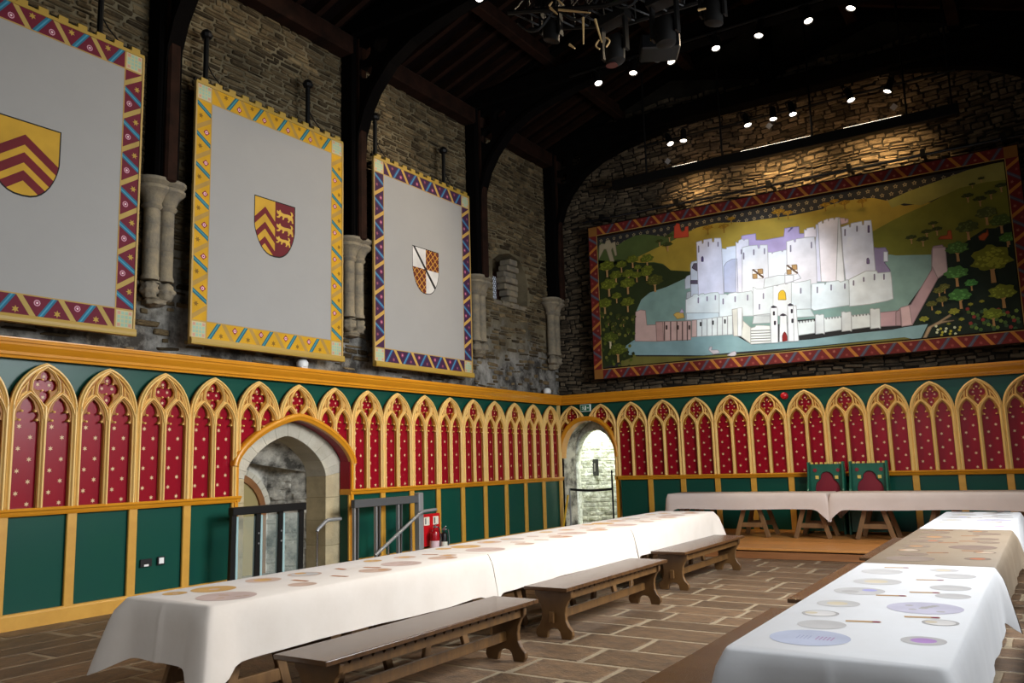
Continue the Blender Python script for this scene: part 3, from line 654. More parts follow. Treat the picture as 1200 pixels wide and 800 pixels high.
def panelling(M, label, W, centres, u0, u1, D, rail_gap, mirrored_end):
    t = thing('gothic_panelling', label, 'panelling', M=M)
    arch = arch_pts(D, .02, 18, -.1)
    tr = bay_tracery(W); pn = bay_panel(W); st = bay_stars(W)
    tr_m, pn_m, st_m = tr.mesh('tracery', 'gold_rib', smooth=.5), pn.mesh('red_panel', 'red_paint'), st.mesh('gilt_stars', 'star_gilt')
    tp_m = tr.v_plate.mesh('tracery_plate', 'gold_plate', smooth=.5); strip_m = MB().box(-.055, .055, .16, RAIL - .07, -.03, .004).mesh('upright_strip', 'gold_skirt', bevel=.006)
    for c in centres:
        hit = abs(c - D['c']) < D['hw'] + W / 2 and any(abs(p[0] - c) < W / 2 for p in arch)
        if hit:
            loc = [(p[0] - c, p[1]) for p in arch]
            p_ = link('red_panel', clip_arch(pn, loc).mesh('red_panel', 'red_paint'), t, (c, 0, 0)); q_ = link('tracery', clip_arch(tr, loc).mesh('tracery', 'gold_rib', smooth=.5), t, (c, 0, 0)); link('tracery_plate', clip_arch(tr.v_plate, loc).mesh('tracery_plate', 'gold_plate', smooth=.5), q_)
            sb = bay_stars(W, lambda u, v: not inpoly((u, v), loc))
            if sb.v: tag(link('gilt_stars', sb.mesh('gilt_stars', 'star_gilt'), p_), kind='stuff')
        else:
            p_ = link('red_panel', pn_m, t, (c, 0, 0)); q_ = link('tracery', tr_m, t, (c, 0, 0)); link('tracery_plate', tp_m, q_); tag(link('gilt_stars', st_m, p_), kind='stuff')
        a, b_ = c - W / 2 + .03, c + W / 2 - .03                       # green dado panel below
        ga, gb = rail_gap
        if b_ <= ga + .1 or a >= gb - .1: pcs = [(a, b_)]
        else: pcs = [p for p in ((a, min(b_, ga)), (max(a, gb), b_)) if p[1] - p[0] > .08]
        for p in pcs: MB().box(p[0], p[1], .1, RAIL - .03, -.06, -.038).obj('green_panel', 'green_paint', t)
        ub = c + W / 2
        if not (ga - .02 < ub < gb + .02): link('upright_strip', strip_m, t, (ub, 0, 0))
    fr = MB(); fr.prism([(u0, 2.1), (u1, 2.1), (u1, 2.9), (u0, 2.9)], -.1, -.074)
    clip_arch(fr, arch).obj('green_frieze', 'green_paint', t)
    cor = [(2.805, -.03), (2.805, .02), (2.83, .028), (2.84, .045), (2.87, .05), (2.90, .075), (2.935, .1), (2.96, .105), (2.965, .125), (2.99, .13), (3.0, .12), (3.0, -.03)]
    MB().prism([(w_, z) for z, w_ in cor], u0, u1, lambda a, b_, c: (c, b_, a)).obj('cornice', 'gold_rail', t)
    MB().box(u0, u1, 3.0, 3.012, -.3, .12).obj('cornice_shelf', 'gold_rail', t)
    rl = [(RAIL - .075, -.02), (RAIL - .075, .012), (RAIL - .055, .022), (RAIL - .03, .03), (RAIL - .02, .045), (RAIL, .048), (RAIL + .008, .04), (RAIL + .008, -.02)]
    for a, b_ in ((u0, rail_gap[0]), (rail_gap[1], u1)):
        if b_ - a < .2: continue
        MB().prism([(w_, z) for z, w_ in rl], a, b_, lambda p, q, c: (c, q, p)).obj('dado_rail', 'gold_rail', t)
        MB().prism([(-.03, 0), (.014, 0), (.014, .14), (.006, .155), (.006, .168), (-.03, .168)], a, b_, lambda p, q, c: (c, q, p)).obj('skirting_board', 'gold_skirt', t)
    return t
WL, WE = .7316, .7168
cl = [-(.443 + WL * k) for k in range(18)]
ce = [1.0037 + WE * k for k in range(-1, 13)]
gapL = (DL['c'] - 1.03, DL['c'] + 1.06); gapE = (-.1, .645 + .71)
pl_ = panelling(FL(), 'long red and green gothic panelling with gilt tracery along the left wall', WL, cl, -13.6, -.0, DL, gapL, 0)
pe_ = panelling(FE(), 'red and green gothic panelling with gilt tracery across the end wall', WE, ce, .0, 10.19, DE, gapE, 1)
MB().box(-.035, -.001, 0, 2.8, -.14, .0).obj('end_stop', 'gold_rib', pl_)
MOULD = [(-.05, -.03), (-.05, .03), (-.03, .045), (-.01, .05), (.0, .062), (.03, .062), (.045, .05), (.05, .03), (.05, -.03)]
for D, t, lo, dep in ((DL, pl_, RAIL - .07, .2), (DE, pe_, .0, .22)):
    a = arch_pts(D, .05, 30)
    path = a if D is DL else a
    MB().sweep(path, MOULD).obj('door_arch_moulding', 'gold_rail', t, smooth=.7)
    # painted reveal between panelling and stone
    a2 = [p for p in arch_pts(D, .0, 30)]; b = MB(); n = len(a2)
    b.add([(p[0], p[1], w_) for w_ in (.0, -dep) for p in a2], [(k, k + 1, n + k + 1, n + k) for k in range(n - 1)])
    b.obj('arch_reveal', 'red_paint' if D is DL else 'gold_rail', t)
    for sg in (-1, 1):
        u = D['c'] + sg * D['hw']
        if D is DE and sg < 0: continue                # the arch dies into the corner here
        MB().box(u - .012, u + .012, RAIL + .005, D['sp'] + .03, -dep, .0).obj('upper_reveal', 'red_paint' if D is DL else 'gold_rail', t)
        MB().box(u - .012, u + .012, 0.0, RAIL - .06, -dep, .0).obj('lower_reveal', 'green_paint' if D is DL else 'gold_rail', t)
        MB().box(u - .018, u + .018, RAIL - .075, RAIL + .01, -dep, .03).obj('rail_return', 'gold_rail', t)
        e_ = .05 if D is DL else .04
        MB().box(min(u, u + sg * e_), max(u, u + sg * e_), .0, RAIL - .07, -.03, .02).obj('edge_strip', 'gold_rail', t)
        MB().box(min(u, u + sg * e_), max(u, u + sg * e_), RAIL, D['sp'] + .04, -.03, .03).obj('edge_strip', 'gold_rail', t)

# ------------------------------------------------------------------ banners on the left wall
def border(A, L, W, base, c1, c2, c1b, deco, period, T, lay=1):
    """zigzag border strip of length L and width W in its own (s,t); T maps to (u,v)"""
    A.add([T(0, 0), T(L, 0), T(L, W), T(0, W)], base, lay)
    n = max(1, round(L / period)); p = L / n; wd = .066
    for k in range(n):
        a = k * p; h = p / 2
        def par(s0, s1, w_, col, l): A.add([T(s0, .012), T(s0 + w_, .012), T(s1 + w_, W - .012), T(s1, W - .012)], col, l)
        par(a + .0, a + h - wd, wd, c1, lay + 1); par(a + .02, a + h - wd + .02, wd * .3, c1b, lay + 2)
        par(a + p - wd, a + h, wd, c2, lay + 1)
        deco(A, T, a + p if k < n - 1 else -9, W * .68, a + h - wd / 2 + wd / 2, W * .3, lay + 2)
    for t0, t1 in ((0, .014), (W - .014, W)): A.add([T(0, t0), T(L, t0), T(L, t1), T(0, t1)], 'a8894a', lay + 3)
def ell(T, s, t, r, n=10): return [T(0, 0)] * 3 if s < -1 else [T(s + r * math.cos(2 * PI * k / n), t + r * math.sin(2 * PI * k / n)) for k in range(n)]
def stp(T, s, t, r, n=6): return [T(0, 0)] * 3 if s < -1 else [T(x, y) for x, y in star(s, t, r, n)]
def deco1(A, T, s1, t1, s2, t2, l):
    A.add(ell(T, s1, t1, .036), 'b98a9a', l); A.add(ell(T, s1, t1, .024), '7a2440', l + 1); A.add(ell(T, s1, t1, .012), 'd9c5c9', l + 2); A.add(stp(T, s2, t2, .042), 'a88a3c', l)
def deco2(A, T, s1, t1, s2, t2, l):
    A.add([T(0, 0)] * 3 if s1 < -1 else [T(s1, t1 - .05), T(s1 + .045, t1), T(s1, t1 + .05), T(s1 - .045, t1)], '7d1a2c', l); A.add(ell(T, s1, t1, .024), 'd5a5b5', l + 1); A.add(ell(T, s1, t1, .01), '7d1a2c', l + 2); A.add(stp(T, s2, t2, .042), '7a5a18', l)
def deco3(A, T, s1, t1, s2, t2, l):
    A.add(ell(T, s1, t1, .034), '8a3a5a', l); A.add(ell(T, s1, t1, .014), 'c08a9a', l + 1); A.add(stp(T, s2, t2, .034), '8a4a5a', l)
def deco4(A, T, s1, t1, s2, t2, l):
    A.add(stp(T, s1, t1, .034), '9a5a4a', l); A.add(stp(T, s2, t2, .034), '8a4038', l)
def frame_border(A, u0, u1, v0, v1, W, base, c1, c2, c1b, deco, period, corner, lay=1):
    border(A, u1 - u0 - 2 * W, W, base, c1, c2, c1b, deco, period, lambda s, t: (u0 + W + s, v0 + t), lay)
    border(A, u1 - u0 - 2 * W, W, base, c1, c2, c1b, deco, period, lambda s, t: (u1 - W - s, v1 - t), lay)
    border(A, v1 - v0 - 2 * W, W, base, c1, c2, c1b, deco, period, lambda s, t: (u1 - t, v0 + W + s), lay)
    border(A, v1 - v0 - 2 * W, W, base, c1, c2, c1b, deco, period, lambda s, t: (u0 + t, v1 - W - s), lay)
    for cu_ in (u0, u1 - W):
        for cv_ in (v0, v1 - W):
            A.add([(cu_, cv_), (cu_ + W, cv_), (cu_ + W, cv_ + W), (cu_, cv_ + W)], corner, lay)
            if corner == 'a8894a':
                m = .02; A.add([(cu_ + m, cv_ + m), (cu_ + W - m, cv_ + m), (cu_ + W - m, cv_ + W - m), (cu_ + m, cv_ + W - m)], 'b7ad86', lay + 1)
                for i in range(4):
                    for j in range(4):
                        x, y = cu_ + .035 + i * .047, cv_ + .035 + j * .047
                        A.add([(x, y), (x + .036, y), (x + .036, y + .036), (x, y + .036)], ('b98a7a' if (i in (0, 3) and j in (0, 3)) else '8fae98'), lay + 2)
def shield(hw=.37, top=5.335, bot=4.53, sc=1):
    zs = top - .38; pts = [(-hw, top), (-hw, zs)]
    for k in range(1, 11):
        t = k / 10; pts.append((-hw * math.cos(t * PI / 2) ** .8 if t < 1 else 0, zs + (bot - zs) * (math.sin(t * PI / 2) ** 1.35)))
    return pts + [(-x, z) for x, z in pts[::-1][1:]]
def clip_poly(poly, cl_):
    """Sutherland-Hodgman against a convex clip polygon"""
    n = len(cl_); ar = sum(cl_[i - 1][0] * cl_[i][1] - cl_[i][0] * cl_[i - 1][1] for i in range(n)); sg = 1 if ar > 0 else -1
    for i in range(n):
        a, b_ = cl_[i - 1], cl_[i]; f = lambda p: sg * ((b_[0] - a[0]) * (p[1] - a[1]) - (b_[1] - a[1]) * (p[0] - a[0])); o = []
        for j in range(len(poly)):
            p, q = poly[j - 1], poly[j]; fp, fq = f(p), f(q)
            if (fp >= 0) != (fq >= 0): k = fp / (fp - fq); o.append((p[0] + k * (q[0] - p[0]), p[1] + k * (q[1] - p[1])))
            if fq >= 0: o.append(q)
        poly = o
        if not poly: return []
    return poly
def chev(A, sh_, c, w_, z, d, th, col, l, slope):
    for sg in (-1, 1):
        q = [(c, z), (c + sg * w_, z - slope * w_), (c + sg * w_, z - slope * w_ - th), (c, z - th)]
        p = clip_poly(q, sh_)
        if p: A.add(p, col, l)
LION = [(-.13, .035), (-.16, .045), (-.165, .02), (-.15, .0), (-.12, -.005), (-.135, -.03), (-.165, -.03), (-.16, -.05), (-.115, -.045), (-.085, -.015), (-.05, -.02), (-.06, -.06), (-.03, -.055), (-.02, -.025), (.04, -.015), (.06, -.05), (.04, -.07), (.07, -.075), (.09, -.04), (.12, -.045), (.125, -.075), (.155, -.07), (.145, -.02), (.13, .01), (.15, .035), (.13, .065), (.09, .07), (.11, .045), (.11, .02), (.05, .025), (-.03, .02), (-.08, .03), (-.1, .06)]
def art_clare(A):
    sh_ = shield(); A.add(shield(.385, 5.35, 4.51), '0f0c0a', 1); A.add(shield(), 'b8902c', 2)
    for z in (5.2, 5.0, 4.8): chev(A, sh_, 0, .5, z, 0, .115, '64161f', 3, .72)
def art_impaled(A):
    sh_ = shield(.36, 5.33, 4.54); A.add(shield(.375, 5.345, 4.52), '0f0c0a', 1); A.add(sh_, 'b8902c', 2)
    half = [p for p in clip_poly(sh_, [(0, 4.4), (.5, 4.4), (.5, 5.5), (0, 5.5)])]; lh = clip_poly(sh_, [(-.5, 4.4), (0, 4.4), (0, 5.5), (-.5, 5.5)])
    A.add(half, '5f1620', 3)
    for z in (5.22, 5.0, 4.79): chev(A, lh, -.18, .32, z, 0, .1, '64161f', 3, 1.0)
    for z, s in ((5.17, 1), (4.97, 1), (4.79, .85)): A.add([(.19 - .01 * (1 - s) * 20 + x * s * .98, z + y * s * 1.15) for x, y in LION], 'bf9a3e', 4)
def art_quartered(A):
    sh_ = shield(.36, 5.33, 4.54); A.add(shield(.372, 5.342, 4.525), '15110f', 1); A.add(sh_, 'c6c4c2', 2)
    for q in ([(0, 4.97), (.5, 4.97), (.5, 5.5), (0, 5.5)], [(-.5, 4.3), (0, 4.3), (0, 4.97), (-.5, 4.97)]):
        p = clip_poly(sh_, q); A.add(p, '5a2214', 3)
        for k in range(-8, 9):
            for sg in (1, -1):
                x0 = k * .13 + (0.06 if q[0][0] == 0 else 0); b_ = [(x0 - .9 * 1, 4.97 - sg * .9), (x0 - .9 + .022, 4.97 - sg * .9), (x0 + .9 + .022, 4.97 + sg * .9), (x0 + .9, 4.97 + sg * .9)]
                c_ = clip_poly(clip_poly(b_, q), sh_)
                if len(c_) > 2: A.add(c_, 'b98a3a', 4)
    c_ = clip_poly([(-.38, 5.36), (-.32, 5.36), (.34, 4.62), (.3, 4.58)], sh_); A.add(c_, '15110f', 6)
BDATA = [('heraldic_banner', 'large white banner with gold and red chevron shield in a dark red border', 0, ('601428', '22607a', 'a48c4c', '3f86a0', deco1), art_clare),
         ('heraldic_banner', 'white banner with chevron and lion shield in a bright yellow border', 1, ('bd8f14', '1d5a68', 'a08040', '3f8290', deco2), art_impaled),
         ('heraldic_banner', 'white banner with quartered shield and black diagonal in a purple border', 2, ('3a1c3c', '2c4f7a', 'b8944a', '4a88a8', deco3), art_quartered)]
for nm, lab, k, bc, fn in BDATA:
    c, hw = BANNERS[k]; t = thing(nm, lab, 'banner', M=FL(c, 0, .2), group='heraldic banners on the left wall')
    MB().box(-hw, hw, 3.22, 6.64, -.02, 0).obj('cloth', 'banner_cloth', t)
    A = Art(); frame_border(A, -hw, hw, 3.22, 6.64, .245, bc[0], bc[1], bc[2], bc[3], bc[4], .42, 'a8894a'); A.obj('patterned_border', 'painted_art', t, .001)
    A = Art(); fn(A); A.obj('shield', 'painted_art', t, .001)
    MB().prism([(-.03, 3.15), (.045, 3.15), (.05, 3.17), (.05, 3.2), (.04, 3.235), (.0, 3.24), (-.03, 3.24)], -hw - .01, hw + .01, lambda a, b_, d: (d, b_, a)).obj('bottom_bar', 'banner_gold', t)
    MB().box(-hw - .005, hw + .005, 6.62, 6.66, -.03, .012).obj('top_rail', 'banner_gold', t)
    n = 12
    for j in range(n):
        u = -hw + (2 * hw) * (j + .5) / n; MB().box(u - .055, u + .055, 6.66, 6.71, -.03, .012).obj('merlon', 'banner_gold', t)
    for s in (-1, 1): MB().box(s * hw - .012, s * hw + .012, 3.2, 6.64, -.03, .01).obj('side_edge', 'banner_edge', t)
    b = MB(); b.tube([(-hw, 6.69, -.06), (hw, 6.69, -.06)], .025, 8); b.obj('hanging_pole', 'black_iron', t)
HLAB = ('black iron banner hook above the right part of the red-bordered banner', 'black iron banner hook above the top left corner of the yellow-bordered banner', 'black iron banner hook above the right part of the yellow-bordered banner', 'black iron banner hook above the top left corner of the purple-bordered banner', 'black iron banner hook above the right part of the purple-bordered banner', )
hk = None
for (y, lab) in zip((-11.05, -9.56, -7.72, -6.2, -4.3), HLAB):
    if hk is None:
        hk = thing('banner_hook', lab, 'hook', M=FL(y, 0, 0), group='banner hooks')
        MB().tube([(0, 6.58, .1), (0, 7.4, .1)], .035, 8).obj('stem', 'black_iron', hk)
        b = MB(); b.lathe([(.02, 7.33), (.07, 7.36), (.085, 7.4), (.06, 7.45), (.02, 7.48)], (0, 0, 0), 10); b.v = [(x, z, y_ + .1) for x, y_, z in b.v]; b.obj('finial', 'black_iron', hk)
        b = MB(); b.tube([(0, 6.62, .1), (0, 6.62, -.14)], .03, 8); b.tube([(0, 6.74, .1), (.0, 6.74, .16)], .02, 6); b.obj('wall_bracket', 'black_iron', hk)
        MB().tube([(0, 6.98, .12), (.08, 6.85, .14), (.24, 6.71, .16)], .009, 6).obj('cable', 'black_iron', hk)
    else: h2 = dup(hk, (0, 0, 0), 0, lab); h2.matrix_world = FL(y, 0, 0)

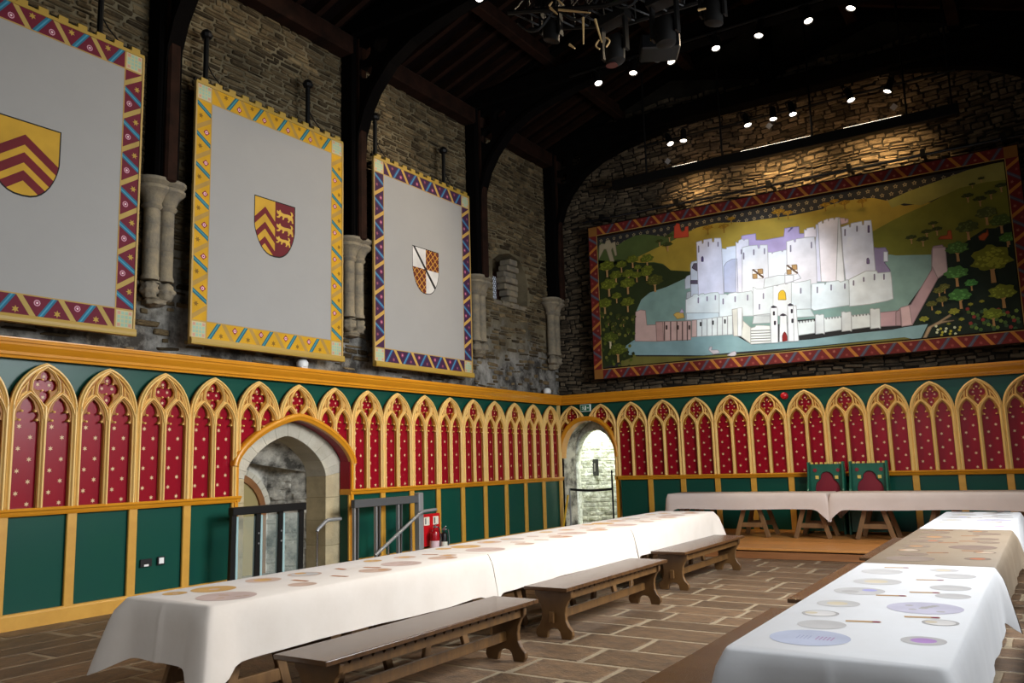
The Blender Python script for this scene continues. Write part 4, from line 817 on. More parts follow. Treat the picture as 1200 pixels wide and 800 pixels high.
# ------------------------------------------------------------------ castle painting on the end wall
ART = "0,2b2a2a,1185,3530,8960,3530,8960,6420,1185,6420;1,4c5a2c,1656,6163,1843,6245,2088,6317,2305,6307,2593,6228,2782,6177,2978,6272,3329,6209,3296,5671,2357,5488,1568,5644,1185,5817,1185,6115,1250,6308;2,a48c34,2181,5850,2500,5947,2966,6072,3465,6242,3896,6265,4502,6176,4841,6168,5415,6140,5953,6160,6093,6217,6477,6235,6846,6202,7092,6098,7360,5949,8447,5910,8014,5530,6863,4701,3440,5134,3276,5350,2853,5441,2691,5603,2484,5672,2095,5714,1941,5813;3,938f48,7092,6098,7457,6205,7881,6284,8414,6392,8690,6412,8773,6420,8960,6420,8960,6086,8661,6119,8267,6097,8019,6020,7640,5906,7354,5998,7151,5950;4,747528,6792,5573,7130,5713,7347,5792,7722,5902,8019,6020,8267,6097,8661,6119,8960,6100,8960,5462,8912,5365,8374,5145,8072,5081,8061,5106,7721,4987,7145,5066,7006,5106,6785,5272;3,2a3416,1185,5873,1185,5823,1640,5861,1940,5794,2173,5702,2521,5648,2690,5585,2853,5441,3276,5350,3278,5192,3008,4064,1809,3661,1185,3536,1185,5466,1201,5910;5,1d2a20,7924,4887,8359,5193,8583,5312,8827,5269,8960,5459,8960,3530,7385,3530,7277,3793,7751,4537;4,6f6a32,1629,3530,1613,3625,1940,3714,3183,3598,3674,3574,4734,3537,5650,3550,7154,3573,7258,3530,3795,3530,3001,3571,3072,3530;5,84a39b,2040,4685,2164,4908,2361,5031,2738,5098,3141,5217,3283,5179,4433,5185,7041,5100,7145,5066,7721,4987,7693,4680,7205,4072,6986,4056,5340,4093,4136,3978,3025,3966,2003,4301;5,88a9ad,1727,3943,1959,4068,3205,3938,3164,3995,4091,3950,4415,3725,4808,3717,5071,3711,5565,3700,6233,3730,6957,3729,7176,3751,7550,3767,7418,3530,7273,3530,7154,3573,6220,3572,5457,3569,4110,3597,3454,3595,2775,3665,2162,3723,1814,3756;6,b3a3cf,4369,5805,4382,5908,4484,5912,4664,5906,4661,5777,4811,5747,4998,5751,5204,5752,5230,5914,5398,5909,5358,5912,5498,5897,5497,5760,5605,5741,5578,5389,5275,5354,4369,5499;6,8f83a6,6794,5271,6856,5250,6981,5239,7019,5154,7003,4977,6940,4968,7025,4816,7018,4738,6761,4776;7,dfe6f2,6948,5165,7013,5154,7003,4977,6933,4989;6,d3dbea,3291,5492,3318,5544,3421,5550,3464,5510,3411,4672,3253,4692;7,5c5266,3317,5420,3361,5503,3431,5497,3421,5337;7,5c5266,3271,5163,3429,5140,3425,5069,3266,5092;6,cdd5e2,3151,5198,3196,5259,3278,5280,3261,5003,3146,4997;6,bfc6cc,3176,4925,3264,4936,3255,4803,3156,4794;7,dfe5f4,3959,5720,4057,5692,4063,5729,4234,5729,4276,5711,4212,4785,3922,4824;8,c3c8e2,3978,5342,4038,5420,4151,5468,4259,5462,4234,4782,3954,4820;7,e6ebf5,4876,5493,4947,5481,4955,5448,4978,5476,5133,5487,5151,5454,5174,5487,5245,5486,5209,4880,4835,4933;7,dcdcee,5814,5882,5856,5875,5862,4765,5708,4787;8,e9e8fa,3445,5940,3560,5954,3567,5885,3590,5893,3602,5963,3775,5960,3781,5883,3815,5882,3826,5958,3958,5935,3964,5763,3941,4691,3416,4760,3437,5447;8,eceaf8,4260,5801,4302,5772,4327,5829,4393,5844,4423,5807,4456,5829,4520,5818,4514,5671,4550,5643,4319,4770,4202,4786;9,eef0f8,4381,5672,4510,5683,4679,5670,4695,5598,4720,5598,4731,5665,4876,5641,4870,5419,4835,4594,4311,4664;8,f3eaf2,5592,5823,5630,5804,5643,5840,5771,5838,5777,5795,5808,5810,5805,5643,5580,5672;8,eceaf2,5246,5645,5379,5664,5395,5609,5415,5609,5424,5667,5599,5662,5766,5650,5776,5398,5742,4721,5193,4798,5225,5277;9,f0eaf0,5855,5906,5925,5931,5931,5882,5955,5888,5958,5933,6034,5953,6045,5903,6063,5951,6139,5950,6146,5911,6178,5951,6248,5938,6201,4717,5824,4771;9,d8b8b8,6247,5928,6337,5911,6341,5848,6364,5895,6395,5879,6390,5819,6261,5801;10,e4e6ea,6223,5922,6247,5934,6238,4711,6089,4733;10,e6ebfb,6263,5749,6401,5775,6406,5723,6425,5724,6436,5790,6627,5795,6630,5724,6654,5723,6668,5798,6783,5785,6788,5634,6781,4753,6259,4729,6250,5197;11,e8f0f2,3143,4773,3296,4831,3309,4863,3400,4862,3420,4815,3456,4854,3535,4854,3545,4831,3669,4847,3824,4837,3854,4790,3821,4293,3118,4354;11,e2ebee,3854,4790,3995,4781,4016,4757,4061,4783,4191,4788,4233,4771,4510,4776,4526,4699,4506,4276,3824,4336;11,e4ecef,4536,4848,4617,4794,4741,4787,4826,4807,4871,4865,4933,4866,4887,4230,4506,4276;12,eef2f4,4931,4835,4974,4861,4980,4807,5021,4801,5025,4853,5157,4856,5164,4813,5205,4817,5217,4847,5277,4839,5228,4189,4887,4230;11,e6eff3,5156,4845,5277,4849,5355,4817,5534,4823,5634,4839,5599,4267,5117,4327;11,e3eef3,5647,4755,5879,4742,5886,4701,5918,4747,6128,4748,6163,4712,6297,4743,6315,4620,6286,4262,5646,4241,5601,4288;12,e8f2f8,6316,4741,6508,4813,6622,4857,6802,4830,6816,4788,7031,4776,7036,4637,7030,4363,7032,4284,6932,4258,6642,4237,6284,4238;12,d7e4e4,5336,4300,5590,4279,5657,4128,5324,4147;11,d9dfe0,4518,4285,4829,4279,4816,4102,4474,4121;12,dbe9ef,3138,4496,3818,4424,3821,4304,3140,4351;13,d7b7ae,3249,4330,3348,4329,3327,3989,3227,3991;13,e3e9e8,3358,4330,3457,4329,3435,3984,3336,3986;13,e3e9e8,3466,4331,3564,4330,3542,3979,3443,3981;13,e3e9e8,3573,4331,3671,4330,3648,3974,3550,3976;13,e3e9e8,3680,4331,3777,4331,3753,3969,3656,3971;13,e3e9e8,3786,4332,3882,4331,3858,3965,3762,3966;13,e3e9e8,3891,4332,3987,4332,3962,3960,3866,3962;13,e3e9e8,3996,4333,4091,4332,4065,3955,3970,3957;13,e3e9e8,4100,4333,4194,4333,4168,3951,4074,3952;14,444444,3419,4274,3446,4271,3441,4195,3415,4198;14,444444,3676,4273,3702,4270,3697,4194,3671,4197;14,444444,3922,4270,3948,4267,3943,4192,3917,4195;14,dad9d0,4093,4455,4297,4461,4291,4131,4227,3904,4089,3919;15,eef2f2,4201,4463,4297,4461,4248,3902,4174,3909;14,e6e6dc,4280,4217,4438,4051,4416,3736,4227,3904;15,f1f3ee,4437,4040,4522,4052,4545,4081,4689,4064,4811,4040,4808,3717,4415,3725;16,b9bdb4,4434,3987,4826,3961,4826,3955,4433,3981;16,b9bdb4,4430,3935,4822,3909,4822,3903,4429,3929;16,b9bdb4,4426,3883,4819,3857,4818,3851,4426,3876;16,b9bdb4,4422,3830,4815,3806,4814,3800,4422,3824;16,b9bdb4,4419,3778,4811,3754,4811,3748,4418,3771;16,f0f3f4,4847,4382,4979,4376,4940,3703,4807,3707;17,3c3640,4858,4402,4901,4428,4970,4392,4898,4386;16,f3f5f5,5018,4214,5139,4210,5121,3705,4971,3711;17,3c3640,5019,4225,5075,4249,5139,4210,5078,4207;16,f0f3f4,5172,4383,5282,4379,5240,3693,5141,3703;17,3c3640,5174,4404,5226,4428,5283,4390,5223,4387;16,f0f3f4,5172,4383,5331,4373,5329,3694,5131,3704;17,8f2420,5027,3715,5031,3818,5053,3868,5081,3896,5103,3862,5122,3798,5116,3722;17,3c3640,4893,4313,4921,4310,4916,4239,4888,4243;17,3c3640,4899,4124,4928,4121,4923,4050,4894,4054;17,3c3640,5233,4313,5261,4310,5255,4240,5228,4243;17,3c3640,5231,4127,5259,4124,5253,4054,5226,4057;15,dcb52e,5005,4530,5020,4654,5064,4700,5115,4704,5151,4647,5155,4510;13,e6edec,5308,3799,5328,4064,5328,4064,5360,4060,5358,4036,5380,4033,5382,4064,5414,4060,5413,4036,5434,4033,5436,4064,5469,4060,5467,4035,5488,4033,5491,4063,5523,4060,5521,4035,5542,4033,5544,4063,5576,4059,5574,4035,5596,4033,5598,4063,5630,4059,5628,4035,5649,4033,5632,3815;13,e6edec,5795,3807,5817,4078,5817,4078,5848,4074,5846,4050,5867,4048,5870,4078,5901,4074,5899,4050,5920,4048,5922,4078,5953,4074,5951,4050,5972,4047,5974,4077,6005,4074,6003,4050,6024,4047,6026,4077,6057,4074,6055,4050,6076,4047,6078,4077,6109,4073,6107,4050,6128,4047,6109,3823;13,e6edec,6267,3810,6289,4072,6289,4072,6323,4068,6321,4044,6343,4041,6346,4071,6380,4067,6378,4043,6400,4041,6403,4070,6436,4066,6434,4042,6457,4040,6459,4069,6493,4065,6491,4042,6513,4039,6516,4068,6549,4064,6547,4041,6570,4038,6572,4067,6605,4063,6603,4040,6626,4037,6607,3821;14,dfe4e4,5669,4157,5708,4162,5745,4141,5794,4152,5822,4138,5804,3776,5766,3796,5678,3790,5647,3789;14,dfe4e4,6136,4150,6174,4156,6210,4135,6276,4143,6303,4130,6284,3774,6247,3794,6144,3789,6114,3789;14,dfe4e4,6631,4149,6668,4154,6703,4134,6770,4142,6796,4129,6776,3769,6740,3788,6637,3784,6608,3784;13,c6a3a8,6790,4061,7127,4058,7112,3789,6777,3808;13,b99a9e,7054,4036,7147,4106,7308,4140,7697,4720,7727,5053,7758,5130,7900,5133,7939,5046,7937,4644,7775,4547,7300,3777,7033,3794;14,cbb5b5,7744,5105,7943,5085,7937,4644,7776,4555,7749,4645,7703,4787;14,d3b4b4,7135,4108,7283,4130,7300,3777,7129,3770;13,d2b2aa,2023,4657,2136,4688,2245,4659,2259,4346,2462,4332,2465,4396,2634,4377,3228,4322,3205,3938,2472,3979,1973,4037;14,c39e96,2465,4390,2619,4378,2610,3971,2463,3986;14,8f7069,2649,4375,2662,4373,2639,3982,2627,3984;14,8f7069,2786,4359,2798,4358,2775,3968,2763,3970;14,8f7069,2922,4343,2934,4342,2910,3954,2898,3955;14,8f7069,3041,4329,3053,4328,3029,3942,3018,3943;14,8f7069,3145,4317,3157,4316,3133,3931,3121,3932;15,55403c,2684,4289,2712,4286,2707,4208,2680,4211;15,55403c,2932,4261,2959,4258,2954,4180,2927,4183;15,55403c,3176,4233,3202,4230,3197,4153,3171,4156;6,d8b460,2861,4496,2918,4533,3068,4529,3091,4410,2940,4399;7,cfc0e0,2993,4523,3049,4603,3097,4511;14,a9a4be,3481,5855,3497,5852,3489,5719,3473,5721;14,a9a4be,3891,5864,3907,5861,3901,5774,3886,5776;14,a9a4be,3692,5898,3708,5895,3702,5807,3687,5809;14,a9a4be,4395,5560,4410,5558,4401,5429,4386,5431;14,a9a4be,4600,5592,4614,5590,4607,5483,4592,5485;14,a9a4be,4809,5579,4823,5577,4816,5470,4801,5473;14,a9a4be,4353,5633,4367,5630,4361,5544,4347,5546;14,a9a4be,5311,5559,5325,5557,5315,5432,5301,5434;14,a9a4be,5700,5557,5713,5555,5705,5441,5691,5443;14,a9a4be,6319,5698,6332,5695,6322,5574,6309,5576;14,a9a4be,6531,5721,6544,5719,6536,5618,6523,5621;14,a9a4be,3407,4783,3422,4781,3415,4671,3400,4673;14,a9a4be,3593,4781,3609,4778,3603,4691,3588,4693;14,a9a4be,3765,4780,3780,4778,3774,4691,3759,4693;14,a9a4be,3920,4694,3935,4692,3928,4584,3912,4586;14,a9a4be,4164,4705,4179,4703,4171,4596,4157,4598;14,a9a4be,4414,4704,4429,4702,4421,4596,4407,4597;14,a9a4be,4724,4694,4739,4692,4731,4587,4717,4589;14,a9a4be,4633,4494,4647,4492,4640,4387,4625,4389;14,a9a4be,5436,4701,5450,4700,5442,4597,5428,4599;14,a9a4be,5739,4680,5752,4678,5743,4566,5730,4568;14,a9a4be,5990,4686,6003,4684,5995,4583,5982,4585;14,a9a4be,6231,4672,6244,4670,6237,4580,6224,4582;14,a9a4be,6388,4710,6401,4708,6393,4619,6380,4621;14,a9a4be,6566,4745,6579,4743,6573,4664,6560,4666;14,a9a4be,6752,4777,6765,4775,6755,4667,6743,4669;14,a9a4be,6912,4754,6925,4752,6916,4654,6904,4656;14,7c6d92,6726,5696,6751,5691,6740,5562,6715,5566;14,7c6d92,6656,5082,6678,5093,6693,5046,6687,4983,6648,4989;14,57497a,3533,5600,3557,5625,3573,5586,3568,5511,3528,5518;14,f2efee,4551,5200,4759,5169,4746,4989,4538,5019;15,b08d5c,4655,5184,4749,5181,4748,5085,4659,5087;15,b08d5c,4554,5103,4638,5097,4632,5005,4554,5010;15,6a5040,4550,5189,4572,5197,4764,5014,4746,4999;14,f2efee,5212,5184,5411,5154,5397,4978,5199,5007;15,b08d5c,5312,5169,5402,5166,5401,5071,5315,5074;15,b08d5c,5215,5089,5295,5083,5288,4994,5214,4999;15,6a5040,5211,5174,5232,5181,5415,5002,5398,4988;13,d9e0e4,4776,4984,5046,5009,5327,4967,5317,4843,4742,4798;13,dfe2ea,5170,5033,5409,4997,5460,4885,5155,4824;6,a39678,1210,5929,1236,6233,1290,6272,1372,6249,1407,6320,1490,6325,1527,6242,1620,6264,1645,5955,1604,5943,1552,6142,1519,6090,1578,5832,1485,5828,1397,6129,1346,6138;6,b5432c,2968,6108,2993,6361,3022,6374,3043,6416,3107,6386,3119,6265,3152,6204,3210,6230,3223,6301,3289,6307,3284,6081,3117,6091;6,b0522a,7846,5247,7891,5292,7992,5291,8009,5369,8059,5372,8064,5209;7,b0522a,8465,5186,8537,5230,8585,5233,8609,5285,8614,5194,8544,5104,8479,5127;7,c9c3c8,3561,3693,3587,3755,3642,3750,3616,3687,3747,3675,3787,3617,3654,3598;7,c9c3c8,4011,3530,3934,3550,4024,3605,4100,3619,4117,3554,4081,3530;9,b49a78,7452,3530,7545,3709,7729,3794,7902,3893,7922,3864,7776,3789,7960,3781,7773,3758,7604,3703,7506,3530"
TREES = "8,6d7a1f,b28a58,1.436,5.31,0.198,1.0,0.75,9;8,6d7a1f,b28a58,1.879,5.279,0.176,1.0,0.75,9;8,6d7a1f,b28a58,1.605,5.042,0.117,1.0,0.75,9;8,6d7a1f,b28a58,1.316,4.912,0.172,1.0,0.75,9;8,6d7a1f,b28a58,1.857,4.873,0.16,1.0,0.75,9;8,6d7a1f,b28a58,1.612,5.5,0.147,1.0,0.75,9;8,6d7a1f,b28a58,1.906,5.488,0.144,1.0,0.75,9;8,6d7a1f,b28a58,2.321,5.441,0.125,1.0,0.75,9;8,6d7a1f,b28a58,2.097,5.429,0.114,1.0,0.75,9;8,6d7a1f,b28a58,1.754,5.71,0.13,1.0,0.75,9;8,6d7a1f,b28a58,2.019,5.782,0.138,1.0,0.75,9;8,6d7a1f,b28a58,2.352,5.748,0.145,1.0,0.75,9;8,6d7a1f,b28a58,2.128,5.597,0.088,1.0,0.75,9;8,6d7a1f,b28a58,2.339,5.509,0.144,1.0,0.75,9;8,6d7a1f,b28a58,1.408,5.725,0.183,1.0,0.75,9;8,5c6b1c,b28a58,1.577,3.868,0.2,1.0,0.75,9;8,55641c,d0c3a0,1.411,4.155,0.18,1.0,0.75,9;6,48541c,b28a58,1.271,4.688,0.067,1.0,0.75,4;6,48541c,b28a58,1.383,4.513,0.066,1.0,0.75,4;6,48541c,b28a58,1.493,4.34,0.065,1.0,0.75,4;6,48541c,b28a58,1.626,4.618,0.064,1.0,0.75,4;6,48541c,b28a58,1.734,4.445,0.064,1.0,0.75,4;6,48541c,b28a58,1.841,4.274,0.064,1.0,0.75,4;6,48541c,b28a58,1.972,4.549,0.063,1.0,0.75,4;6,48541c,b28a58,1.498,4.445,0.066,1.0,0.75,4;6,48541c,b28a58,1.608,4.273,0.065,1.0,0.75,4;6,48541c,b28a58,1.739,4.55,0.065,1.0,0.75,4;7,59601e,b28a58,2.499,5.251,0.185,1.0,0.75,8;9,5a8a3c,b28a58,8.122,5.015,0.177,1.0,0.75,9;9,5fa04c,b28a58,8.07,4.584,0.181,1.0,0.75,9;9,58a850,b28a58,8.28,4.382,0.1,1.0,0.75,9;9,58a04c,b28a58,8.09,4.185,0.176,1.0,0.75,9;9,8ea234,b28a58,8.725,4.152,0.203,1.0,0.75,9;9,86a030,b28a58,8.548,3.802,0.151,1.0,0.75,9;9,6d7430,b28a58,7.778,4.32,0.092,1.0,0.75,9;9,6d7430,b28a58,7.865,4.374,0.087,1.0,0.75,9;9,6d7430,b28a58,7.64,4.098,0.084,1.0,0.75,9;9,6d7430,b28a58,7.81,4.156,0.092,1.0,0.75,9;9,57903c,b28a58,8.881,5.072,0.118,1.0,0.75,9;9,8d9a2e,b28a58,8.616,4.725,0.302,1.0,0.9,26;7,5e6e34,b28a58,8.617,5.556,0.159,1.0,0.75,9;7,566830,b28a58,8.316,5.36,0.172,1.0,0.75,9;7,55702f,b28a58,8.819,5.382,0.166,1.0,0.75,9;7,57903c,b28a58,8.904,5.098,0.11,1.0,0.75,9;6,44501f,b28a58,7.792,5.536,0.08,1.0,0.5,4;6,44501f,b28a58,7.677,5.404,0.091,1.0,0.5,4;6,44501f,b28a58,7.422,5.343,0.093,1.0,0.5,4;6,44501f,b28a58,7.604,5.277,0.101,1.0,0.5,4;6,44501f,b28a58,8.37,5.926,0.096,1.0,0.5,4;6,44501f,b28a58,8.547,5.832,0.104,1.0,0.5,4;6,44501f,b28a58,8.718,5.912,0.094,1.0,0.5,4;6,44501f,b28a58,8.88,6.004,0.093,1.0,0.5,4;6,44501f,b28a58,8.6,6.189,0.054,1.0,0.5,4;6,44501f,b28a58,8.457,6.116,0.053,1.0,0.5,4;6,44501f,b28a58,7.842,5.422,0.09,1.0,0.5,4;6,44501f,b28a58,2.653,6.088,0.085,1.0,0.5,4;6,44501f,b28a58,2.877,6.161,0.093,1.0,0.5,4;6,44501f,b28a58,2.828,5.985,0.113,1.0,0.5,4;6,a9861f,8a6a24,3.711,6.186,0.111,1.0,0.5,4;6,a9861f,8a6a24,4.044,6.16,0.109,1.0,0.5,4;6,a9861f,8a6a24,4.206,6.286,0.086,1.0,0.5,4;6,a9861f,8a6a24,5.138,6.253,0.122,1.0,0.5,4;6,a9861f,8a6a24,5.318,6.197,0.1,1.0,0.5,4;6,a9861f,8a6a24,6.016,6.221,0.096,1.0,0.5,4;6,a9861f,8a6a24,6.184,6.262,0.085,1.0,0.5,4;6,a9861f,8a6a24,6.36,6.196,0.102,1.0,0.5,4;6,a9861f,8a6a24,6.667,6.166,0.091,1.0,0.5,4;9,a8b23c,a8b23c,7.974,3.923,0.086,0.2,0.75,4;9,a8b23c,a8b23c,7.498,3.848,0.075,0.2,0.75,4;9,a8b23c,a8b23c,7.731,3.94,0.051,0.2,0.75,4;9,a8b23c,a8b23c,8.075,3.78,0.045,0.2,0.75,4;9,a8b23c,a8b23c,7.874,3.725,0.032,0.2,0.75,4;9,a8b23c,a8b23c,8.234,4.022,0.04,0.2,0.75,4;9,a8b23c,a8b23c,8.406,4.052,0.039,0.2,0.75,4"
DABS = "8,8a3a34,8.182,3.95,0.035;8,4e6a34,8.321,3.826,0.035;8,3f5c3c,8.459,3.704,0.035;8,6f8a3c,8.595,3.584,0.035;8,8a3a34,8.763,3.816,0.035;8,4e6a34,8.896,3.696,0.035;8,3f5c3c,8.272,3.664,0.035;8,6f8a3c,8.444,3.899,0.035;8,8a3a34,8.581,3.777,0.035;8,4e6a34,8.715,3.657,0.035;8,3f5c3c,8.848,3.538,0.035;8,6f8a3c,8.257,3.86,0.035;8,8a3a34,8.395,3.737,0.035;8,4e6a34,8.532,3.616,0.035;8,3f5c3c,8.702,3.85,0.035;8,6f8a3c,8.835,3.729,0.035;8,8a3a34,8.208,3.697,0.035;8,4e6a34,8.346,3.575,0.035;8,3f5c3c,8.518,3.81,0.035;8,6f8a3c,8.653,3.689,0.035;8,8a3a34,8.787,3.57,0.035;8,4e6a34,8.192,3.894,0.035;8,3f5c3c,8.332,3.771,0.035;8,6f8a3c,8.469,3.649,0.035;8,8a3a34,8.639,3.883,0.035;8,4e6a34,8.773,3.762,0.035;8,3f5c3c,8.906,3.642,0.035;8,6f8a3c,8.282,3.608,0.035;8,8a3a34,8.455,3.844,0.035;8,4e6a34,8.591,3.722,0.035;8,3f5c3c,8.725,3.602,0.035;8,6f8a3c,8.892,3.834,0.035;8,8a3a34,8.267,3.804,0.035;8,4e6a34,8.406,3.682,0.035;8,3f5c3c,8.542,3.561,0.035;8,6f8a3c,8.711,3.795,0.035;8,8a3a34,8.844,3.675,0.035;8,4e6a34,8.218,3.641,0.035;8,3f5c3c,8.391,3.877,0.035;8,6f8a3c,8.528,3.755,0.035;8,d5d8b0,7.675,3.708,0.025;8,b8b03c,7.742,3.656,0.025;8,d5d8b0,7.81,3.603,0.025;8,b8b03c,7.877,3.552,0.025;8,d5d8b0,7.958,3.655,0.025;8,b8b03c,8.024,3.603,0.025;8,d5d8b0,7.678,3.597,0.025;8,b8b03c,7.746,3.545,0.025;8,d5d8b0,7.828,3.649,0.025;8,b8b03c,7.895,3.597,0.025;8,d5d8b0,7.961,3.545,0.025;8,b8b03c,8.042,3.648,0.025;8,d5d8b0,7.697,3.642,0.025;8,b8b03c,7.764,3.59,0.025;6,3f4a1c,1.223,4.724,0.04;6,55601f,1.375,4.617,0.04;6,2c3518,1.525,4.512,0.04;6,6b6a2a,1.673,4.407,0.04;6,3f4a1c,1.82,4.303,0.04;6,55601f,1.966,4.201,0.04;6,2c3518,1.336,4.181,0.04;6,6b6a2a,1.486,4.078,0.04;6,3f4a1c,1.635,3.976,0.04;6,55601f,1.782,3.875,0.04;6,2c3518,1.927,3.775,0.04;6,6b6a2a,1.298,3.747,0.04;6,3f4a1c,1.448,3.646,0.04;6,55601f,1.596,3.546,0.04;6,2c3518,1.804,4.605,0.04;6,6b6a2a,1.95,4.501,0.04;6,3f4a1c,1.318,4.487,0.04;6,55601f,1.469,4.382,0.04;6,2c3518,1.618,4.278,0.04;6,6b6a2a,1.765,4.175,0.04;6,3f4a1c,1.911,4.073,0.04;6,55601f,1.28,4.051,0.04;6,2c3518,1.43,3.948,0.04;6,6b6a2a,1.579,3.846,0.04;6,3f4a1c,1.726,3.746,0.04;6,55601f,1.872,3.647,0.04;6,2c3518,1.242,3.616,0.04;6,6b6a2a,1.451,4.687,0.04;6,3f4a1c,1.601,4.581,0.04;6,55601f,1.749,4.476,0.04;6,2c3518,1.895,4.373,0.04;6,6b6a2a,1.262,4.356,0.04;6,3f4a1c,1.413,4.252,0.04;6,55601f,1.562,4.148,0.04;6,2c3518,1.71,4.046,0.04;6,6b6a2a,1.856,3.945,0.04;6,3f4a1c,1.224,3.92,0.04;6,55601f,1.374,3.818,0.04;6,2c3518,1.524,3.717,0.04;6,6b6a2a,1.671,3.617,0.04;6,3f4a1c,1.817,3.518,0.04;6,55601f,1.243,4.664,0.04;6,2c3518,1.395,4.557,0.04;6,6b6a2a,1.545,4.452,0.04;6,3f4a1c,1.693,4.347,0.04;6,55601f,1.84,4.244,0.04;6,2c3518,1.205,4.225,0.04;6,6b6a2a,1.357,4.121,0.04;6,3f4a1c,1.506,4.019,0.04;6,55601f,1.654,3.917,0.04;6,2c3518,1.801,3.816,0.04;6,6b6a2a,1.946,3.717,0.04;6,3f4a1c,1.318,3.688,0.04;6,55601f,1.468,3.588,0.04;6,2c3518,1.676,4.651,0.04;6,6b6a2a,1.824,4.546,0.04;6,3f4a1c,1.969,4.442,0.04;6,55601f,1.339,4.427,0.04;6,2c3518,1.489,4.322,0.04;6,6b6a2a,1.637,4.218,0.04"
t = thing('castle_painting', 'huge painting of a white moated castle in a dark red patterned border', 'painting', M=FE(w=.17))
MB().box(.965, 9.2, 3.28, 6.69, -.05, -.002).obj('panel', 'timber_brown', t)
A = Art(); groups = {}
def layer_obj(l):
    return 'painted_sky' if l == 0 else 'painted_hills' if l <= 5 else 'painted_castle'
for s in ART.split(';'):
    q = s.split(','); l = int(q[0]); v = [int(x) / 1000 for x in q[2:]]
    pts = list(zip(v[0::2], v[1::2])); G = groups.setdefault(layer_obj(l), Art()); 
    xs = [a[0] for a in pts]; x0, wd_ = min(xs), max(xs) - min(xs)
    G.add(pts, (q[1], [1.04 - .2 * ((a[0] - x0) / wd_) ** 1.6 for a in pts]) if 8 <= l <= 12 and wd_ > .2 else q[1], l * 2)
    if l >= 6:                                   # drawn ink line round each wall and tower
        dk = '%02x%02x%02x' % tuple(int(int(q[1][j:j + 2], 16) * .74) for j in (0, 2, 4))
        for a, b_ in zip(pts, pts[1:] + pts[:1]):
            d = math.dist(a, b_)
            if d > .004:
                nx, ny = -(b_[1] - a[1]) / d * .0065, (b_[0] - a[0]) / d * .0065
                G.add([(a[0] - nx, a[1] - ny), (b_[0] - nx, b_[1] - ny), (b_[0] + nx, b_[1] + ny), (a[0] + nx, a[1] + ny)], dk, l * 2 + 1)
g = groups['painted_sky']
for k in range(50):
    for row, z in ((0, 6.34), (1, 6.215), (2, 6.09)):
        x = 1.28 + k * .157 + (.078 if row % 2 else 0)
        if x < 8.9: g.add(star(x, z, .045, 5, .55), '8d7f62', 1); g.add(circ(x, z, .016, 6), '3a342e', 2)
g = groups['painted_trees'] = Art()
X0, X1, Z0, Z1 = 1.185, 8.96, 3.53, 6.42; RECT = [(X0, Z0), (X1, Z0), (X1, Z1), (X0, Z1)]
def tadd(pts, col, l):
    p = clip_poly(pts, RECT)
    if len(p) > 2: g.add(p, col, l * 2)
for i, s in enumerate(TREES.split(';')):
    q = s.split(','); l, trk = int(q[0]), q[2]; col = '%02x%02x%02x' % tuple(int(int(q[1][j:j + 2], 16) * k_) for j, k_ in ((0, .82), (2, .78), (4, .8))); cx, cz, s_, h, fl = map(float, q[3:8]); n = int(q[8]); r = random.Random(i)
    tadd([(cx - s_ * .09, cz), (cx - s_ * .13, cz - s_ * h * 1.25), (cx + s_ * .13, cz - s_ * h * 1.25), (cx + s_ * .07, cz)], trk, l)
    for sg in (-1, 1): tadd([(cx, cz - s_ * .65), (cx + sg * s_ * .45, cz - s_ * .1), (cx + sg * s_ * .36, cz - s_ * .05), (cx - sg * s_ * .05, cz - s_ * .48)], trk, l)
    f = lambda a: fl * math.sin(a) * (1 if math.sin(a) > 0 else .55)
    tadd([(cx + s_ * (1 + .13 * math.cos(7 * a + i) + r.uniform(-.06, .06)) * math.cos(a), cz + s_ * f(a) * (1 + .1 * math.cos(7 * a + i))) for a in [2 * PI * k / 26 for k in range(26)]], col, l + .5)
    lc = '%02x%02x%02x' % tuple(min(255, int(int(col[j:j + 2], 16) * 1.28) + 8) for j in (0, 2, 4))
    for k in range(n * 2):
        a = r.uniform(0, 6.283); rr = s_ * .8 * math.sqrt(r.random()); d = s_ * r.uniform(.08, .14); px, pz = cx + rr * math.cos(a), cz + rr * f(a)
        tadd([(px + d * math.cos(z), pz + d * .65 * math.sin(z)) for z in (0, 1.26, 2.5, 3.77, 5.03)], lc, l + 1)
for s in DABS.split(';'):
    q = s.split(','); x, z, d = map(float, q[2:5]); tadd([(x + d * math.cos(a), z + d * math.sin(a)) for a in (0, 1.26, 2.5, 3.77, 5.03)], q[1], int(q[0]))
for k, g_ in groups.items(): g_.obj(k, 'painted_art', t, {'painted_sky': 0, 'painted_hills': .004, 'painted_castle': .006, 'painted_trees': .03}[k])
A = Art(); frame_border(A, .965, 9.2, 3.28, 6.69, .225, '6a1f1c', '4a4652', 'b06f2c', '5a5866', deco4, .44, '8a5c28', 1); A.obj('patterned_border', 'painted_art', t, .012)
for u0, u1, v0, v1 in ((.965, 9.2, 3.28, 3.3), (.965, 9.2, 6.67, 6.69), (.965, .985, 3.3, 6.67), (9.18, 9.2, 3.3, 6.67)):
    MB().box(u0, u1, v0, v1, 0, .02).obj('frame_edge', 'timber_brown', t)
tag(MB().tube([(.9, -.24, 6.8), (9.3, -.24, 6.8)], .028, 10).obj('hanging_rod', 'black_gloss'), 'long dark metal rod along the top of the castle painting', 'rod')
rod = bpy.data.objects['hanging_rod']
for x in (1.35, 3.1, 5.0, 6.5, 7.75, 9.0):
    b = MB(); b.beam((x, -.24, 6.86), (x, .3, 6.86), .05, .05); b.box(x - .04, x + .04, -.29, -.19, 6.76, 6.9); b.obj('rod_bracket', 'black_iron', rod)

